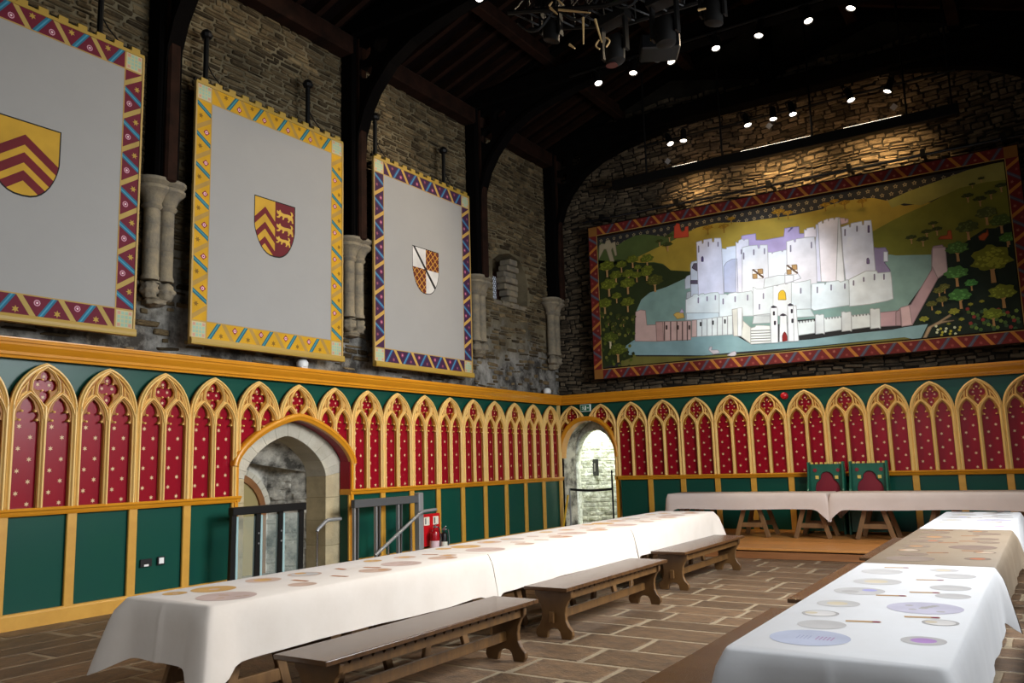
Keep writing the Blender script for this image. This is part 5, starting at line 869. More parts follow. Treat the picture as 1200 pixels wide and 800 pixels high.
# ------------------------------------------------------------------ dais
t = thing('dais', 'low orange-brown wooden platform under the high table', 'platform')
for k in range(9):
    y1 = -3.25 + k * .36
    MB().box(2.3, 10.18, y1, min(y1 + .352, -.02), .125, .16).obj('deck_board', 'dais_wood', t, bevel=.004)
MB().box(2.36, 10.18, -3.235, -3.19, .0, .105).obj('riser', 'dais_riser', t, bevel=.004)
MB().box(2.36, 10.18, -3.165, -.1, .06, .12).obj('joist_frame', 'timber_dark', t)

# ------------------------------------------------------------------ trestle tables and their cloths
def trestle_table(label, L, W, loc, rz, offs):
    """long axis = local x"""
    t = thing('trestle_table', label, 'table', loc, rz, 'trestle tables under cloths')
    MB().box(-L / 2 + .02, L / 2 - .02, -W / 2 + .015, W / 2 - .015, .715, .75).obj('tabletop', 'trestle_wood', t, bevel=.006)
    for o in offs:
        MB().box(o - .045, o + .045, -W / 2 + .06, W / 2 - .06, .63, .714).obj('trestle_beam', 'trestle_wood', t, bevel=.006)
        for sy in (-1, 1):
            for sx_ in (-1, 1):
                MB().beam((o + sx_ * .28, sy * (W / 2 - .1), 0.0), (o + sx_ * .07, sy * (W / 2 - .14), .7), .075, .04, (0, 1, 0)).obj('leg', 'trestle_wood', t, bevel=.005)
            MB().box(o - .215, o + .215, sy * (W / 2 - .115) - .018, sy * (W / 2 - .115) + .018, .17, .25).obj('crossbar', 'trestle_wood', t, bevel=.004)
    return t
def cloth(label, L, W, top, drop, loc, rz, m, ends=(1, 1), seed=0, flare=.17, group=None, amp=1.0, cdrop=.13):
    """table cloth, long axis local x; ends: 1 = hangs free over that end, 0 = butts against the next cloth"""
    r = random.Random(seed); hx, hy = L / 2, W / 2; P = []; st_ = .055; rc = .035
    def side(a, b_, nrm):
        n = max(2, int(math.dist(a, b_) / (st_ if nrm[1] else .02))); return [((a[0] + (b_[0] - a[0]) * k / n, a[1] + (b_[1] - a[1]) * k / n), nrm) for k in range(n + 1)]
    def corner(c, a0): return [((c[0] + rc * math.cos(a), c[1] + rc * math.sin(a)), (math.cos(a), math.sin(a))) for a in [a0 + PI / 2 * k / 6 for k in range(1, 6)]]
    seq = []
    x0 = hx - (rc if ends[1] else 0); x1 = -hx + (rc if ends[0] else 0)
    s1 = side((x1, -hy), (x0, -hy), (0, -1)); s2 = side((hx, -hy + rc), (hx, hy - rc), (1, 0)); s3 = side((x0, hy), (x1, hy), (0, 1)); s4 = side((-hx, hy - rc), (-hx, -hy + rc), (-1, 0))
    segs = []
    if ends[0] and ends[1]: segs = [(s1 + corner((hx - rc, -hy + rc), -PI / 2) + s2 + corner((hx - rc, hy - rc), 0) + s3 + corner((-hx + rc, hy - rc), PI / 2) + s4 + corner((-hx + rc, -hy + rc), PI), True)]
    elif ends[0]: segs = [(s3 + corner((-hx + rc, hy - rc), PI / 2) + s4 + corner((-hx + rc, -hy + rc), PI) + s1, False)]
    elif ends[1]: segs = [(s1 + corner((hx - rc, -hy + rc), -PI / 2) + s2 + corner((hx - rc, hy - rc), 0) + s3, False)]
    else: segs = [(s1, False), (s3, False)]
    mb = MB(); T = 9
    C = [(sx_ * hx, sy * hy, ends[0 if sx_ < 0 else 1]) for sx_ in (-1, 1) for sy in (-1, 1)]
    ph = [r.uniform(0, 6.28) for _ in range(5)]
    rim_all = []
    for pts, closed in segs:
        n = len(pts); base = len(mb.v); s_ = 0
        for i, (p, nv) in enumerate(pts):
            if i: s_ += math.dist(p, pts[i - 1][0])
            fl = 0; fd = 0; j_ = 0
            for c in C:
                d = math.dist(p, c[:2]); g = math.exp(-(d / .1) ** 2)
                if c[2]: fl = max(fl, g)
                else: j_ = max(j_, math.exp(-(d / .09) ** 2))
            dx, dy = nv
            if fl > .02:
                cx_, cy_ = min(C, key=lambda c: math.dist(p, c[:2]))[:2]; dg = Vector((math.copysign(.7, cx_), math.copysign(.7, cy_)))
                v_ = Vector(nv) * (1 - fl) + dg * fl; v_.normalize(); dx, dy = v_
            wob = (math.sin(s_ * 5 + ph[0]) * .5 + math.sin(s_ * 11 + ph[1]) * .3 + math.sin(s_ * 27 + ph[2]) * .1) * amp
            dr = drop + .008 * math.sin(s_ * 3 + ph[3]) + cdrop * fl + .09 * j_
            for k in range(T):
                tt = k / (T - 1)
                out = .004 + .022 * min(1, tt * 3) + .02 * tt + .016 * wob * tt ** 1.2 + flare * fl * tt ** .9 + .08 * j_ * tt + (.014 * math.exp(-(p[1] / .02) ** 2) * min(1, tt * 3) if abs(nv[0]) > .9 else 0)
                z = top - .006 * (k == 0) * 0 - (0 if k == 0 else .012 + (dr - .012) * (tt - 1 / (T - 1)) / (1 - 1 / (T - 1)))
                if k == 0: out = 0
                if k == 1: out = .012
                mb.v.append((p[0] + dx * out, p[1] + dy * out, z))
        m_ = n if closed else n - 1
        for i in range(m_):
            j = (i + 1) % n
            for k in range(T - 1): mb.f.append((base + i * T + k, base + j * T + k, base + j * T + k + 1, base + i * T + k + 1))
        rim_all += [base + i * T for i in range(n)]
    mb.f.append(tuple(rim_all))
    o = mb.obj('tablecloth', m, None, loc, smooth=1.2); o.rotation_euler = (0, 0, rz)
    sol = o.modifiers.new('thick', 'SOLIDIFY'); sol.thickness = .003; sol.offset = -1
    return tag(o, label, 'tablecloth', group)
PAL_R = dict(plate='a8a4a1', blue='a3a6b5', lil='aaa5b2', cream='b3a68e', ring='97938f', knife='a4855f', spot='6d1030', pur='9d79aa')
PAL_L = dict(plate='c9ab98', blue='c9b3a8', lil='c6aea4', cream='c99f62', ring='bfa391', knife='b27446', spot='9a5a34', pur='c48f5f')
PAL_M = dict(plate='665649', blue='6d5e52', lil='635247', cream='84613f', ring='5d4d40', knife='7d4e2b', spot='5a2a1a', pur='8a5030')  # darker, browner print colours for the middle cloth of the right row
def printed(cl_, kind, x, y, r, pal, z, a=0.0):
    """flat printed place setting on the cloth (x,y world)"""
    A = Art(); c = pal[{'big': 'blue', 'grey': 'plate', 'ring': 'ring', 'cream': 'plate', 'lil': 'plate', 'lilbig': 'lil', 'pur': 'plate', 'knife': 'knife', 'tan': 'cream'}[kind]]
    if kind == 'knife':
        A.add([(-r, -.021), (r * .9, -.021), (r, 0), (r * .9, .021), (-r, .021)], c, 0); A.add(circ(r * .7, 0, .02, 10), pal['spot'], 1)
    else:
        A.add(circ(0, 0, r, 28), c, 0)
        if kind == 'ring': A.add(circ(0, 0, r * .82, 24), 'bdb8b4' if pal is not PAL_M else '8d7c6b', 1); A.add(circ(-r * .5, .0, r * .35, 16), pal['cream'], 2)
        if kind == 'cream': A.add(circ(-r * .05, 0, r * .5, 20), pal['cream'], 1)
        if kind == 'lil': A.add(circ(r * .35, r * .3, r * .3, 16), '8f8cb8' if pal is PAL_R else pal['pur'], 1); A.add(circ(-r * .3, -r * .3, r * .35, 16), pal['ring'], 1)
        if kind == 'pur': A.add(circ(0, 0, r * .58, 18), pal['pur'], 1)
        if kind == 'tan': A.add(circ(r * .1, 0, r * .25, 14), pal['plate'], 1)
        if kind == 'lilbig':
            rr = random.Random(int(x * 100))
            for k in range(9): A.add(circ(rr.uniform(-.5, .5) * r, rr.uniform(-.5, .5) * r, r * .12, 8), pal['ring'], 1)
        if kind == 'big' and pal is PAL_R:
            for g, (cx, n, col) in enumerate(((-.3, 4, '8d90a5'), (.18, 5, '9a6f90'))):
                for k in range(n):
                    for s in range(3): A.add([(cx * r + k * .016 - .002, .02 - s * .026), (cx * r + k * .016 + .004, .02 - s * .026), (cx * r + k * .016 + .004, .04 - s * .026), (cx * r + k * .016 - .002, .04 - s * .026)], col, 1)
    o = A.obj('printed_knife' if kind == 'knife' else 'printed_plate', 'printed_art', None, .0012)
    o.parent = cl_; inv_ = cl_.matrix_basis.inverted(); o.location = inv_ @ Vector((x, y, z)); o.rotation_euler = (0, 0, a - cl_.rotation_euler.z)
    return o
TOP = .7535
HP = PI / 2
# left table row: three tables end to end beside the left panelling
LX, LW = 4.36, .83
lt_lab = ('trestle table nearest the viewer in the left row, hidden under its cloth', 'middle trestle table of the left row behind the second bench', 'far trestle table of the left row near the end wall doorway')
lc_lab = ('cream printed tablecloth on the nearest table of the left row', 'cream printed tablecloth on the middle table of the left row', 'cream printed tablecloth on the far table of the left row')
for k, (y0, y1) in enumerate(((-12.93, -9.98), (-9.97, -6.97), (-6.96, -3.95))):
    trestle_table(lt_lab[k], y1 - y0, LW, (LX, (y0 + y1) / 2, 0), HP, (-1.0, 0.0, 1.0))
    c = cloth(lc_lab[k], y1 - y0, LW + .03, TOP, .35, (LX, (y0 + y1) / 2, 0), HP, 'linen', (1 if k == 0 else 0, 1 if k == 2 else 0), 11 + k, flare=.2, group='tablecloths on the left row')
    bpy.context.view_layer.update()
    L0 = [('tan', 4.19, -12.44, .15), ('lilbig', 4.55, -12.62, .19), ('tan', 4.1, -12.68, .08), ('ring', 4.21, -11.62, .13), ('cream', 4.16, -11.98, .13), ('knife', 4.46, -11.9, .08), ('plate', 4.62, -12.03, .1), ('knife', 4.57, -11.61, .08), ('knife', 4.26, -11.28, .07), ('lil', 4.59, -11.24, .13), ('knife', 4.44, -11.11, .08), ('lilbig', 4.5, -10.82, .17), ('tan', 4.12, -10.75, .08), ('cream', 4.21, -10.43, .1), ('lil', 4.58, -10.36, .13), ('knife', 4.3, -10.1, .08), ('cream', 4.5, -10.14, .08)]
    for it in L0: printed(c, 'grey' if it[0] == 'plate' else it[0], it[1], min(it[2] + (y0 + 12.93), y1 - .2), it[3], PAL_L, TOP, R_.uniform(-.3, .3))
# right table row
RX, RW = 8.31, .81
rt_lab = ('trestle table nearest the viewer in the right row', 'middle trestle table of the right row', 'far trestle table of the right row below the dais')
rc_lab = ('bright white printed tablecloth on the nearest table of the right row', 'grey-brown tablecloth on the middle table of the right row', 'white printed tablecloth on the far table of the right row')
RIT = [('big', 8.16, -12.39, .17), ('grey', 8.14, -12.07, .11), ('ring', 8.07, -11.78, .09), ('cream', 8.09, -11.45, .11), ('lil', 8.11, -10.97, .14), ('cream', 8.14, -10.55, .14), ('grey', 8.09, -10.06, .13), ('lilbig', 8.51, -11.43, .18), ('ring', 8.62, -11.81, .08), ('pur', 8.6, -12.26, .09), ('grey', 8.6, -10.98, .09), ('grey', 8.56, -10.67, .11), ('grey', 8.54, -10.14, .12), ('cream', 8.45, -9.87, .09)]
RKN = [(8.3, -11.92), (8.53, -11.7), (8.45, -10.9), (8.3, -11.08), (8.42, -10.37), (8.15, -9.82)]
for k, (y0, y1) in enumerate(((-12.73, -9.6), (-9.59, -6.5), (-6.49, -3.7))):
    trestle_table(rt_lab[k], y1 - y0, RW, (RX, (y0 + y1) / 2, 0), HP, (-1.0, 0.0, 1.0))
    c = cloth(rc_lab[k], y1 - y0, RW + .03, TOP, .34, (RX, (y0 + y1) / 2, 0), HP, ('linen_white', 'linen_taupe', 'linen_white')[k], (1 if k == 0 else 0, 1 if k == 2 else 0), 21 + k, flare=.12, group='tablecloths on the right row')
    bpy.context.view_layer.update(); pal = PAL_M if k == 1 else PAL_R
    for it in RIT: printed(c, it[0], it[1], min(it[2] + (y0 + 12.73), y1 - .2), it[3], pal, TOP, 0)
    for x, y in RKN: printed(c, 'knife', x, min(y + (y0 + 12.73), y1 - .1), .08, pal, TOP, .2)
# high table on the dais
ht_lab = ('left trestle table of the high table on the dais', 'right trestle table of the high table on the dais')
hc_lab = ('plain pinkish linen tablecloth on the left half of the high table', 'plain pinkish linen tablecloth on the right half of the high table')
for k, (x0, x1, offs) in enumerate(((3.1, 5.9, (-.95, .1, 1.12)), (5.98, 8.9, (-.83, .2, 1.1)))):
    trestle_table(ht_lab[k], x1 - x0, .8, ((x0 + x1) / 2, -1.2, .16), 0, offs)
    cloth(hc_lab[k], x1 - x0, .83, TOP + .16, .27, ((x0 + x1) / 2, -1.2, 0), 0, 'linen_pink', (1, 1), 31 + k, flare=.05, group='cloths on the high table', cdrop=.2, amp=.8)

# ------------------------------------------------------------------ benches
def bench(label, L, loc, rz):
    t = thing('bench', label, 'bench', loc, rz, 'long wooden benches'); W = .44
    MB().box(-L / 2, L / 2, -W / 2, W / 2, .428, .46).obj('seat', 'bench_top', t, bevel=.006, segs=2)
    half = [(.0, .09), (.035, .085), (.06, .06), (.075, .0), (.17, .0), (.19, .035), (.185, .075), (.15, .11), (.125, .16), (.12, .22), (.13, .28), (.155, .33), (.185, .36), (.19, .4), (.185, .428)]
    pr = [(-x, z) for x, z in half[::-1]][:-1] + half
    pr = [(-x, z) for x, z in half[::-1]] + half[1:]
    for sx_ in (-1, 1):
        x = sx_ * (L / 2 - .16)
        MB().prism(pr, x - .022, x + .022, lambda a, b_, c: (c, a, b_)).obj('end_panel', 'bench_wood', t, bevel=.005)
    for sy in (-1, 1):
        b = MB(); n = int((L - .4) / .1); pts = [(-L / 2 + .185, .345), (-L / 2 + .185, .428)]
        for k in range(n):
            u = -L / 2 + .2 + k * (L - .4) / n; d = (L - .4) / n
            pts += [(u + d * .2, .428), (u + d * .5, .39), (u + d * .8, .428)]
        pts += [(L / 2 - .185, .428), (L / 2 - .185, .345)]
        b.prism([(u, z) for u, z in pts], sy * .15 - .011, sy * .15 + .011, lambda a, z, c: (a, c, z)); b.obj('apron', 'bench_wood', t)
        MB().box(-L / 2 + .185, L / 2 - .185, sy * .06 - .009, sy * .06 + .009, .37, .428).obj('apron_backing', 'bench_wood', t)
    MB().box(-L / 2 + .1, L / 2 - .1, -.016, .016, .15, .225).obj('stretcher', 'bench_wood', t, bevel=.004)
    for sx_ in (-1, 1): MB().box(sx_ * (L / 2 - .105) - .012, sx_ * (L / 2 - .105) + .012, -.024, .024, .14, .235).obj('wedge', 'bench_wood', t, bevel=.004)
    return t
b0 = bench('long dark wooden bench nearest the viewer along the left table row', 2.37, (5.31, -11.52, 0), HP)
dup(b0, (5.25, -8.62, 0), HP, 'long dark wooden bench between the near and far benches of the left row').scale = (.965, 1, 1)
dup(b0, (5.18, -5.62, 0), HP, 'far dark wooden bench of the left row closest to the dais').scale = (.965, 1, 1)
for y, lab in ((-11.2, 'dark wooden bench at the bottom edge beside the near right-row table'), (-8.4, 'dark wooden bench half hidden by the middle right-row table'), (-5.5, 'dark wooden bench by the far right-row table, closest to the dais')):
    dup(b0, (7.53, y, 0), HP, lab)
for y, lab in ((-9.3, 'dark wooden bench on the far side of the middle right-row table'), (-6.3, 'dark wooden bench on the far side of the far right-row table')):
    dup(b0, (9.15, y, 0), HP, lab)

# ------------------------------------------------------------------ thrones behind the high table
def throne(label, x):
    t = thing('throne_chair', label, 'chair', (x, -.27, .16), 0, 'painted thrones'); H = 1.2
    back = [(-.3, .4), (-.3, H), (.3, H), (.3, .4)]
    hole = [(-.2, .42), (-.215, .6), (-.215, .8), (-.19, .88), (-.14, .93), (-.115, .95), (-.105, 1.02), (-.06, 1.07), (0, 1.085), (.06, 1.07), (.105, 1.02), (.115, .95), (.14, .93), (.19, .88), (.215, .8), (.215, .6), (.2, .42)]
    me = plate([back, hole], .035, .005, -.02); me.materials.append(MATS['throne_green']); me.transform(Matrix(((1, 0, 0, 0), (0, 0, -1, 0), (0, 1, 0, 0), (0, 0, 0, 1)))); link('backrest', me, t)
    MB().box(-.24, .24, .03, .045, .4, 1.12).obj('red_panel', 'throne_red', t)
    for sx_ in (-1, 1):
        pr = [(-.02 - .0, .0), (-.42, .0), (-.42, .55), (-.38, .62), (-.28, .66), (-.2, .78), (-.15, .95), (-.12, 1.1), (-.1, H + .06), (.03, H + .06), (.03, .0)]
        w_ = MB(); w_.prism(pr, sx_ * .3 - .018, sx_ * .3 + .018, lambda a, b_, c: (c + sx_ * .02 * max(0, (1.0 - b_)) , a, b_)); w_.obj('side_wing', 'throne_green', t, bevel=.006)
        MB().box(sx_ * .17 - .03, sx_ * .17 + .03, -.035, -.018, .95, 1.01).obj('gold_block', 'gold_paint', t, bevel=.004)
        MB().prism(star(sx_ * .2, 1.11, .04, 8, .7), .018, .024, lambda a, b_, c: (a, -c, b_)).obj('red_rosette', 'throne_red', t)
    MB().box(-.3, .3, -.02, .02, H - .002, H + .02).obj('top_rail', 'throne_green', t)
    for k in range(7): MB().box(-.27 + k * .083 - .021 + .02, -.27 + k * .083 + .021 + .02, -.02, .02, H + .02, H + .052).obj('merlon', 'gold_paint', t)
    MB().box(-.29, .29, -.40, -.02, .4, .44).obj('seat', 'throne_green', t, bevel=.005)
    MB().box(-.29, .29, -.39, -.37, .05, .4).obj('front_panel', 'throne_green', t)
    return t
throne('green throne with red cut-out back, left of the two behind the high table', 5.66)
throne('green throne with red cut-out back, right of the two behind the high table', 6.385)

# ------------------------------------------------------------------ barriers, rails and small fittings by the left doorway
t = thing('glazed_barrier', 'black framed three-pane glazed barrier in front of the left doorway', 'barrier', (.34, -8.52, 0), HP)
for x in (-.64, -.25, .13, .5):
    b = MB(); b.beam((x - .02, 0, 0), (x, 0, 1.05), .075, .05, (0, 1, 0)); b.obj('stile', 'black_frame', t)
MB().box(-.68, .56, -.05, .05, 1.0, 1.1).obj('top_rail', 'black_frame', t, bevel=.006)
MB().box(-.68, .56, -.03, .03, .02, .1).obj('bottom_rail', 'black_frame', t, bevel=.006)
for a, b_ in ((-.6, -.29), (-.21, .09), (.17, .46)):
    p_ = MB().box(a, b_, -.006, .006, .1, .97).obj('glass_pane', 'clear_glass', t)
    MB().box(a, a + .035, -.012, .012, .1, .98).obj('pane_edge', 'glass_edge', p_)
for a in (-.25, .13):
    for z in (.75, .62): MB().lathe([(.012, -.032), (.012, -.026)], (a, 0, z), 8, 'y').obj('bolt', 'steel', t)
t = thing('steel_barrier', 'grey steel barrier with a deep top rail, right of the left doorway', 'barrier', (.3, -6.15, 0), HP)
MB().box(-.8, .72, -.04, .04, .96, 1.08).obj('top_rail', 'steel_dark', t, bevel=.006)
for k, x in enumerate((-.78, -.3, .22)):
    MB().beam((x, 0, 0), (x, 0, .97), .03, .05, (0, 1, 0)).obj('post', 'steel', t)
    MB().beam((x + .17, .1, 0), (x + .08, 0, .97), .025, .05, (0, 1, 0)).obj('post_brace', 'steel_dark', t)
MB().box(.7, .82, -.05, .05, 0, 1.12).obj('end_post', 'steel', t, bevel=.01)
def rail(label, pts, posts, loc, m='steel'):
    t = thing('handrail', label, 'handrail', loc)
    MB().tube(pts, .027, 10).obj('rail', m, t, smooth=1)
    for p, z in posts: MB().tube([p, (p[0], p[1], z)], .019, 8).obj('post', 'chrome', t, smooth=1)
rail('short bent steel handrail on one post beside the stone door jamb', [(.12, -7.5, .66), (.12, -7.47, .7), (.12, -7.33, .79), (.12, -7.28, .81), (.12, -7.02, .81)], [((.12, -7.5, 0), .66)], (0, 0, 0))
rail('sloping steel handrail running up in front of the steel barrier', [(.42, -6.6, .24), (.42, -5.55, .78), (.42, -5.45, .82), (.42, -5.1, .83)], [((.42, -6.3, 0), .37), ((.42, -5.75, 0), .67)], (0, 0, 0))
t = thing('extinguisher_board', 'red fire point board with two white notices on the left panelling', 'board', M=FL(-4.78, 0, .055))
MB().box(-.24, .24, .2, .74, 0, .015).obj('backboard', 'fire_red', t, bevel=.004)
for u in (-.13, .12):
    s = MB().box(u - .075, u + .075, .55, .69, .015, .018).obj('notice', 'sign_white', t)
    MB().box(u - .045, u - .015, .57, .67, .018, .019).obj('pictogram', 'steel_dark', s)
def extinguisher(label, loc, r, h, body, blk):
    t = thing('fire_extinguisher', label, 'extinguisher', loc)
    MB().lathe([(r * .9, 0), (r, .02), (r, h - r * .9), (r * .92, h - r * .5), (r * .6, h - r * .12), (r * .25, h), (r * .25, h + .03)], (0, 0, 0), 20).obj('cylinder', body, t, smooth=.7)
    MB().lathe([(r * 1.005, h * .35), (r * 1.005, h * .62)], (0, 0, 0), 20).obj('label_band', 'label_pale' if not blk else 'sign_white', t)
    b = MB(); b.box(-.02, .02, -.02, .02, h + .03, h + .06); b.beam((0, 0, h + .06), (.08, -.05, h + .1), .02, .012); b.beam((0, 0, h + .045), (.09, -.05, h + .05), .018, .01); b.obj('valve_lever', 'steel', t)
    MB().tube([(0, .0, h + .05), (.04, .07, h + .03), (r + .02, .04, h * .7), (r + .02, .0, h * .3)], .012, 8).obj('hose', 'black_plastic', t)
extinguisher('large red fire extinguisher standing below the red fire point board', (.2, -4.86, 0), .085, .48, 'ext_red', 0)
extinguisher('slimmer dark fire extinguisher right of the large red one', (.2, -4.6, 0), .06, .42, 'black_plastic', 1)
t = thing('wall_socket', 'black double socket plate low on the green left panelling', 'socket', M=FL(-10.12, .51, -.022))
MB().box(-.075, .075, -.045, .045, 0, .01).obj('plate', 'black_plastic', t, bevel=.002); MB().box(-.03, .03, -.04, -.018, .01, .014).obj('rocker', 'white_plastic', t)
t = thing('light_switch', 'black framed white switch beside the socket plate', 'switch', M=FL(-9.92, .515, -.022))
MB().box(-.05, .05, -.05, .05, 0, .01).obj('plate', 'black_plastic', t, bevel=.002); MB().box(-.032, .032, -.035, .035, .01, .014).obj('rocker', 'white_plastic', t)
def sensor(label, y, tilt):
    t = thing('sensor', label, 'sensor', (.04, y, 3.012))
    MB().box(-.05, .05, -.06, .06, 0, .02).obj('base', 'black_plastic' if tilt else 'white_plastic', t)
    MB().lathe([(.075, 0), (.085, .03), (.085, .07), (.06, .11), (.02, .125)], (0, 0, .02), 14).obj('dome', 'white_plastic', t, smooth=.8)
sensor('white domed sensor on the cornice below the yellow-bordered banner', -7.73, 0)
sensor('white sensor on the cornice near the hall corner', -.62, 1)
t = thing('exit_sign', 'green emergency exit sign with white pictogram above the end doorway', 'sign', M=FE(.63, 2.71, .0))
MB().box(-.12, .12, -.078, .078, -.05, .012).obj('backing', 'exit_lit', t, bevel=.003)
MB().box(-.11, .11, -.068, .068, .012, .014).obj('green_face', 'sign_green', t)
b = MB()
b.lathe([(.011, 0), (.011, .002)], (-.055, .042, .014), 10)
for a, c in (((-.06, .03), (-.045, -.005)), ((-.05, -.005), (-.03, -.028)), ((-.03, -.028), (-.03, -.055)), ((-.05, -.005), (-.068, -.025)), ((-.068, -.025), (-.09, -.03)), ((-.055, .025), (-.035, .008)), ((-.06, .025), (-.085, .008))):
    b.beam((a[0], a[1], .015), (c[0], c[1], .015), .013, .002, (0, 0, 1))
b.v = [(x * .85, y * .85, z) for x, y, z in b.v]; b.box(-.005, .03, -.048, .045, .014, .016); b.beam((.045, 0, .015), (.08, 0, .015), .012, .002, (0, 0, 1)); b.prism([(.07, .022), (.095, 0), (.07, -.022)], .014, .016)
b.obj('pictogram', 'exit_lit', t)
t = thing('alarm_sounder', 'round red fire alarm sounder on the green frieze of the end wall', 'alarm', M=FE(4.93, 2.69, .048 - .1))
MB().lathe([(.055, 0), (.06, .03), (.05, .05), (.062, .06), (.06, .085), (.035, .105), (.01, .11)], (0, 0, 0), 16).obj('body', 'fire_red', t, smooth=.7); MB().lathe([(.07, 0), (.07, .012)], (0, 0, 0), 16).obj('base', 'ext_red', t)
# rope barrier across the end doorway
t = thing('rope_barrier', 'low barrier of two posts and a black belt across the end doorway', 'barrier', (0, -.1, 0))
for x, h in ((.22, .98), (1.25, 1.35)): 
    MB().tube([(x, 0, 0), (x, 0, h)], .02, 8).obj('post', 'steel' if x < 1 else 'black_iron', t); MB().lathe([(.12, 0), (.12, .012), (.02, .03)], (x, 0, 0), 16).obj('foot', 'steel', t)
b = MB(); pts = [(.22 + 1.03 * k / 10, 0, .96 - .03 * math.sin(PI * k / 10)) for k in range(11)]
for p, q in zip(pts, pts[1:]): b.beam(p, q, .012, .05)
b.obj('belt', 'black_plastic', t)
tag(MB().tube([(.08, -.25, 0), (.2, -.15, .84)], .022, 8).obj('yellow_pole', 'yellow_paint'), 'yellow pole leaning in the left corner of the end doorway', 'pole')

# ------------------------------------------------------------------ lighting bar, lamps, projector, lighting rig
t = thing('lighting_bar', 'long black lighting bar hung on cables above the castle painting', 'lighting bar')
MB().box(1.8, 8.4, -.6, -.45, 7.29, 7.49).obj('housing', 'black_iron', t, bevel=.01)
for x0, x1 in ((3.18, 3.7), (4.6, 5.93), (6.52, 7.5)): MB().box(x0, x1, -.575, -.565, 7.49, 7.499).obj('light_strip', 'led_strip', t)
for x in (2.57, 4.2, 5.95, 7.58, 8.3): MB().tube([(x, -.5, 7.48), (x, -.5, 8.5 + (min(x, 10.2 - x) + .9) * sl)], .02, 6).obj('hanger', 'black_iron', t)
MB().tube([(2.4, -.5, 8.12), (8.4, -.5, 8.12)], .022, 8).obj('upper_rail', 'black_iron', t)
for x, z in ((3.06, 7.66), (5.17, 7.9), (7.39, 7.7)):
    b = MB().box(-.05, .05, -.006, .006, -.05, .05).obj('reflector_card', 'grey_card', None, (x, -.52, z)); b.rotation_euler = (0, PI / 4, 0)
    MB().beam((0, 0, 0), (.03, 0, .45) if z < 7.8 else (.03, 0, .22), .006, .006).obj('cord', 'black_iron', b); tag(b, 'small grey square card hanging %s the lighting bar' % ({7.66: 'above the left end of', 7.9: 'above the middle of', 7.7: 'above the right end of'}[z]), 'card', 'cards on the lighting bar')
lampmesh = None
def stage_lamp(label, loc, to, group, r=.085):
    global lampmesh
    if lampmesh is None:
        can = MB().lathe([(.05, .0), (.06, .03), (.06, .2), (.075, .22), (.075, .27), (.069, .27), (.067, .235)], (0, 0, 0), 14).mesh('can', 'black_iron', smooth=.6)
        lens = MB().lathe([(.066, .245), (.064, .252), (.04, .26), (.01, .262)], (0, 0, 0), 14).mesh('lens', 'lamp_lens')
        yoke = MB().tube([(-.1, 0, .12), (-.1, 0, -.02), (0, 0, -.07), (.1, 0, -.02), (.1, 0, .12)], .01, 6).mesh('yoke', 'black_iron'); lampmesh = (can, lens, yoke)
    d = (Vector(to) - Vector(loc)).normalized(); M = d.to_track_quat('Z', 'Y').to_matrix().to_4x4(); M.translation = Vector(loc) - d * .24
    t = thing('stage_lamp', label, 'lamp', M=M, group=group)
    for nm, me in zip(('can', 'lens', 'yoke'), lampmesh): link(nm, me, t)
    return t
ordn = ('leftmost', 'second from left', 'third from left', 'middle', 'third from right', 'second from right', 'rightmost')
for k, x in enumerate((2.92, 3.61, 4.32, 5.11, 5.83, 6.61, 7.25)): stage_lamp('lit stage lamp, %s of the upper row under the roof truss' % ordn[k], (x, -3.36, 8.33), (x + (2.6, .4, 3.2, 1.6, -.6, 1.9, -2.4)[k], -5.2, 0), 'upper row of lit stage lamps')
for k, x in enumerate((3.15, 3.44, 4.77, 5.27, 5.64, 6.69, 7.32)): stage_lamp('lit stage lamp, %s of the lower row above the lighting bar' % ordn[k], (x, -.56, 8.02), (x + (3.2, .3, 2.2, .6, 1.5, 2.4, -2.8)[k], -2.2, 0), 'lower row of lit stage lamps')
stage_lamp('single lit stage lamp high up at the top edge, under the middle roof truss', (2.73, -6.85, 8.36), (9, -17, 2), None)
tag(MB().tube([(2.3, -3.275, 8.65), (7.9, -3.275, 8.65)], .024, 8).obj('lamp_rail', 'black_iron'), 'black rail carrying the upper row of stage lamps', 'rail')
lr = bpy.data.objects['lamp_rail']
for x in (2.92, 3.61, 4.32, 5.11, 5.83, 6.61, 7.25): MB().tube([(x, -3.275, 8.65), (x, -3.36, 8.36)], .012, 6).obj('drop_clamp', 'black_iron', lr)
t = thing('projector', 'dark boxed projector hanging among the roof beams', 'projector', (4.6, -4.6, 7.95), .5)
MB().box(-.3, .3, -.24, .24, -.12, .12).obj('case', 'black_plastic', t, bevel=.02); MB().lathe([(.08, 0), (.08, .1), (.07, .1)], (0, .24, 0), 14, 'y').obj('lens_barrel', 'steel_dark', t)
MB().tube([(0, 0, .12), (0, 0, 1.9)], .025, 8).obj('ceiling_pole', 'black_iron', t); MB().box(-.16, -.02, -.25, -.24, .0, .04).obj('label_plate', 'yellow_paint', t)
t = thing('lighting_rig', 'tangled dark lighting rig with pale rods as light glints on metal, hanging from the roof', 'lighting rig')
for zc, dy in ((6.9, -.25), (6.9, .25), (7.25, 0)): MB().tube([(4.1, -8 + dy, zc + .1), (5.4, -8 + dy, zc - .25), (7.1, -8 + dy, zc - .3)], .028, 6).obj('truss_chord', 'black_iron', t)
b = MB()
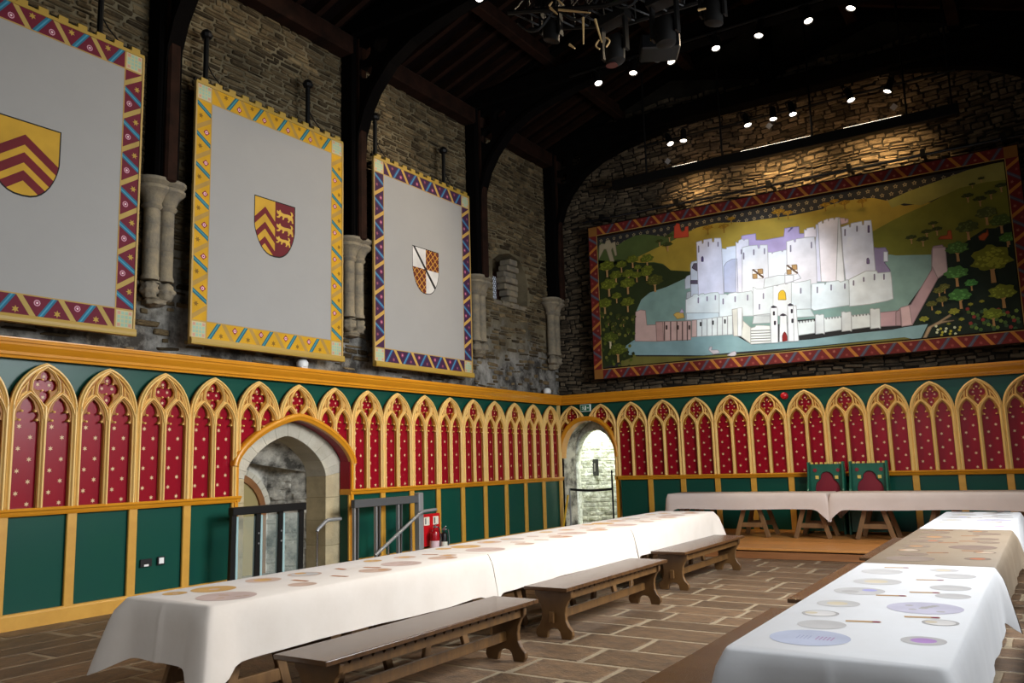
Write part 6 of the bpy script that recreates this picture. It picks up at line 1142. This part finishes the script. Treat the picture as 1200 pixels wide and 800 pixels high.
for k in range(14):
    f = lambda x: (.1 - .35 * min(1, (x - 4.1) / 1.3) - .05 * max(0, (x - 5.4) / 1.7)); x0 = 4.15 + k * .2; x1 = x0 + .1; x2 = x0 + .2
    for dy in (-.25, .25): b.tube([(x0, -8 + dy, 6.9 + f(x0)), (x1, -8, 7.25 + f(x1)), (x2, -8 + dy, 6.9 + f(x2))], .012, 5)
    b.tube([(x0, -8.25, 6.9 + f(x0)), (x2, -7.75, 6.9 + f(x2))], .012, 5)
b.obj('truss_lattice', 'black_iron', t)
for x, zt in ((4.5, 10.3), (6.6, 9.98)): MB().tube([(x, -8, 7.0), (x, -8, zt)], .014, 6).obj('chain', 'black_iron', t)
def head(x, z, s, tilt):
    b = MB(); b.lathe([(.06, -.16), (.11, -.14), (.12, .08), (.1, .16), (.08, .17)], (0, 0, 0), 14)
    b.box(-.16, -.13, -.05, .05, -.05, .36); b.box(.13, .16, -.05, .05, -.05, .36); b.box(-.18, .18, -.1, .1, .34, .44); b.v = [(x + p[0] * s, -8 + p[1] * s, z + (p[2] * math.cos(tilt) + p[0] * math.sin(tilt)) * s) for p in b.v]
    return b.obj('fixture_head', 'black_iron', t, smooth=.5)
h_ = head(5.38, 6.22, 1, .2); MB().lathe([(.07, -.17), (.06, -.155), (.02, -.15)], (5.35, -8.04, 6.2), 14).obj('red_lens', 'boss_red', h_)
head(4.55, 6.72, .9, -.3); head(6.0, 6.25, 1, .1); head(6.55, 6.3, .9, -.2)
for x0, z0, x1, z1 in ((4.7, 7.06, 4.89, 6.81), (4.68, 6.97, 4.76, 6.93), (4.7, 6.86, 4.75, 6.9), (4.72, 6.83, 4.81, 6.72), (4.83, 6.77, 5.23, 6.6), (5.14, 6.57, 5.13, 6.25), (5.29, 6.5, 5.36, 6.2), (4.95, 6.3, 5.02, 6.23), (6.49, 6.21, 6.57, 6.2), (6.54, 6.4, 6.58, 6.33)):
    MB().tube([(x0, -8.3, z0), (x1, -8.3, z1)], [.016, .008], 8).obj('glint_rod', 'lit_metal', t)  # pale tapered rods stand in for warm light glinting on the rig's dark metal
for sg in (-1, 1): MB().tube([(5.37 + sg * (.04 + .045 * math.sin(PI * k / 8)), -8.3, 6.13 + .11 * k / 8) for k in range(9)], .01, 6).obj('hook_clamp', 'lit_metal', t)
for k in range(5):
    x = 4.2 + k * .6; MB().tube([(x + .5 * j / 8, -8.2, 6.85 - .12 * k * .4 - .18 * math.sin(PI * j / 8)) for j in range(9)], .014, 6).obj('cable_loop', 'black_plastic', t)
MB().box(5.5, 5.54, -8.3, -8.28, 6.72, 6.735).obj('status_light', 'status_green', t)
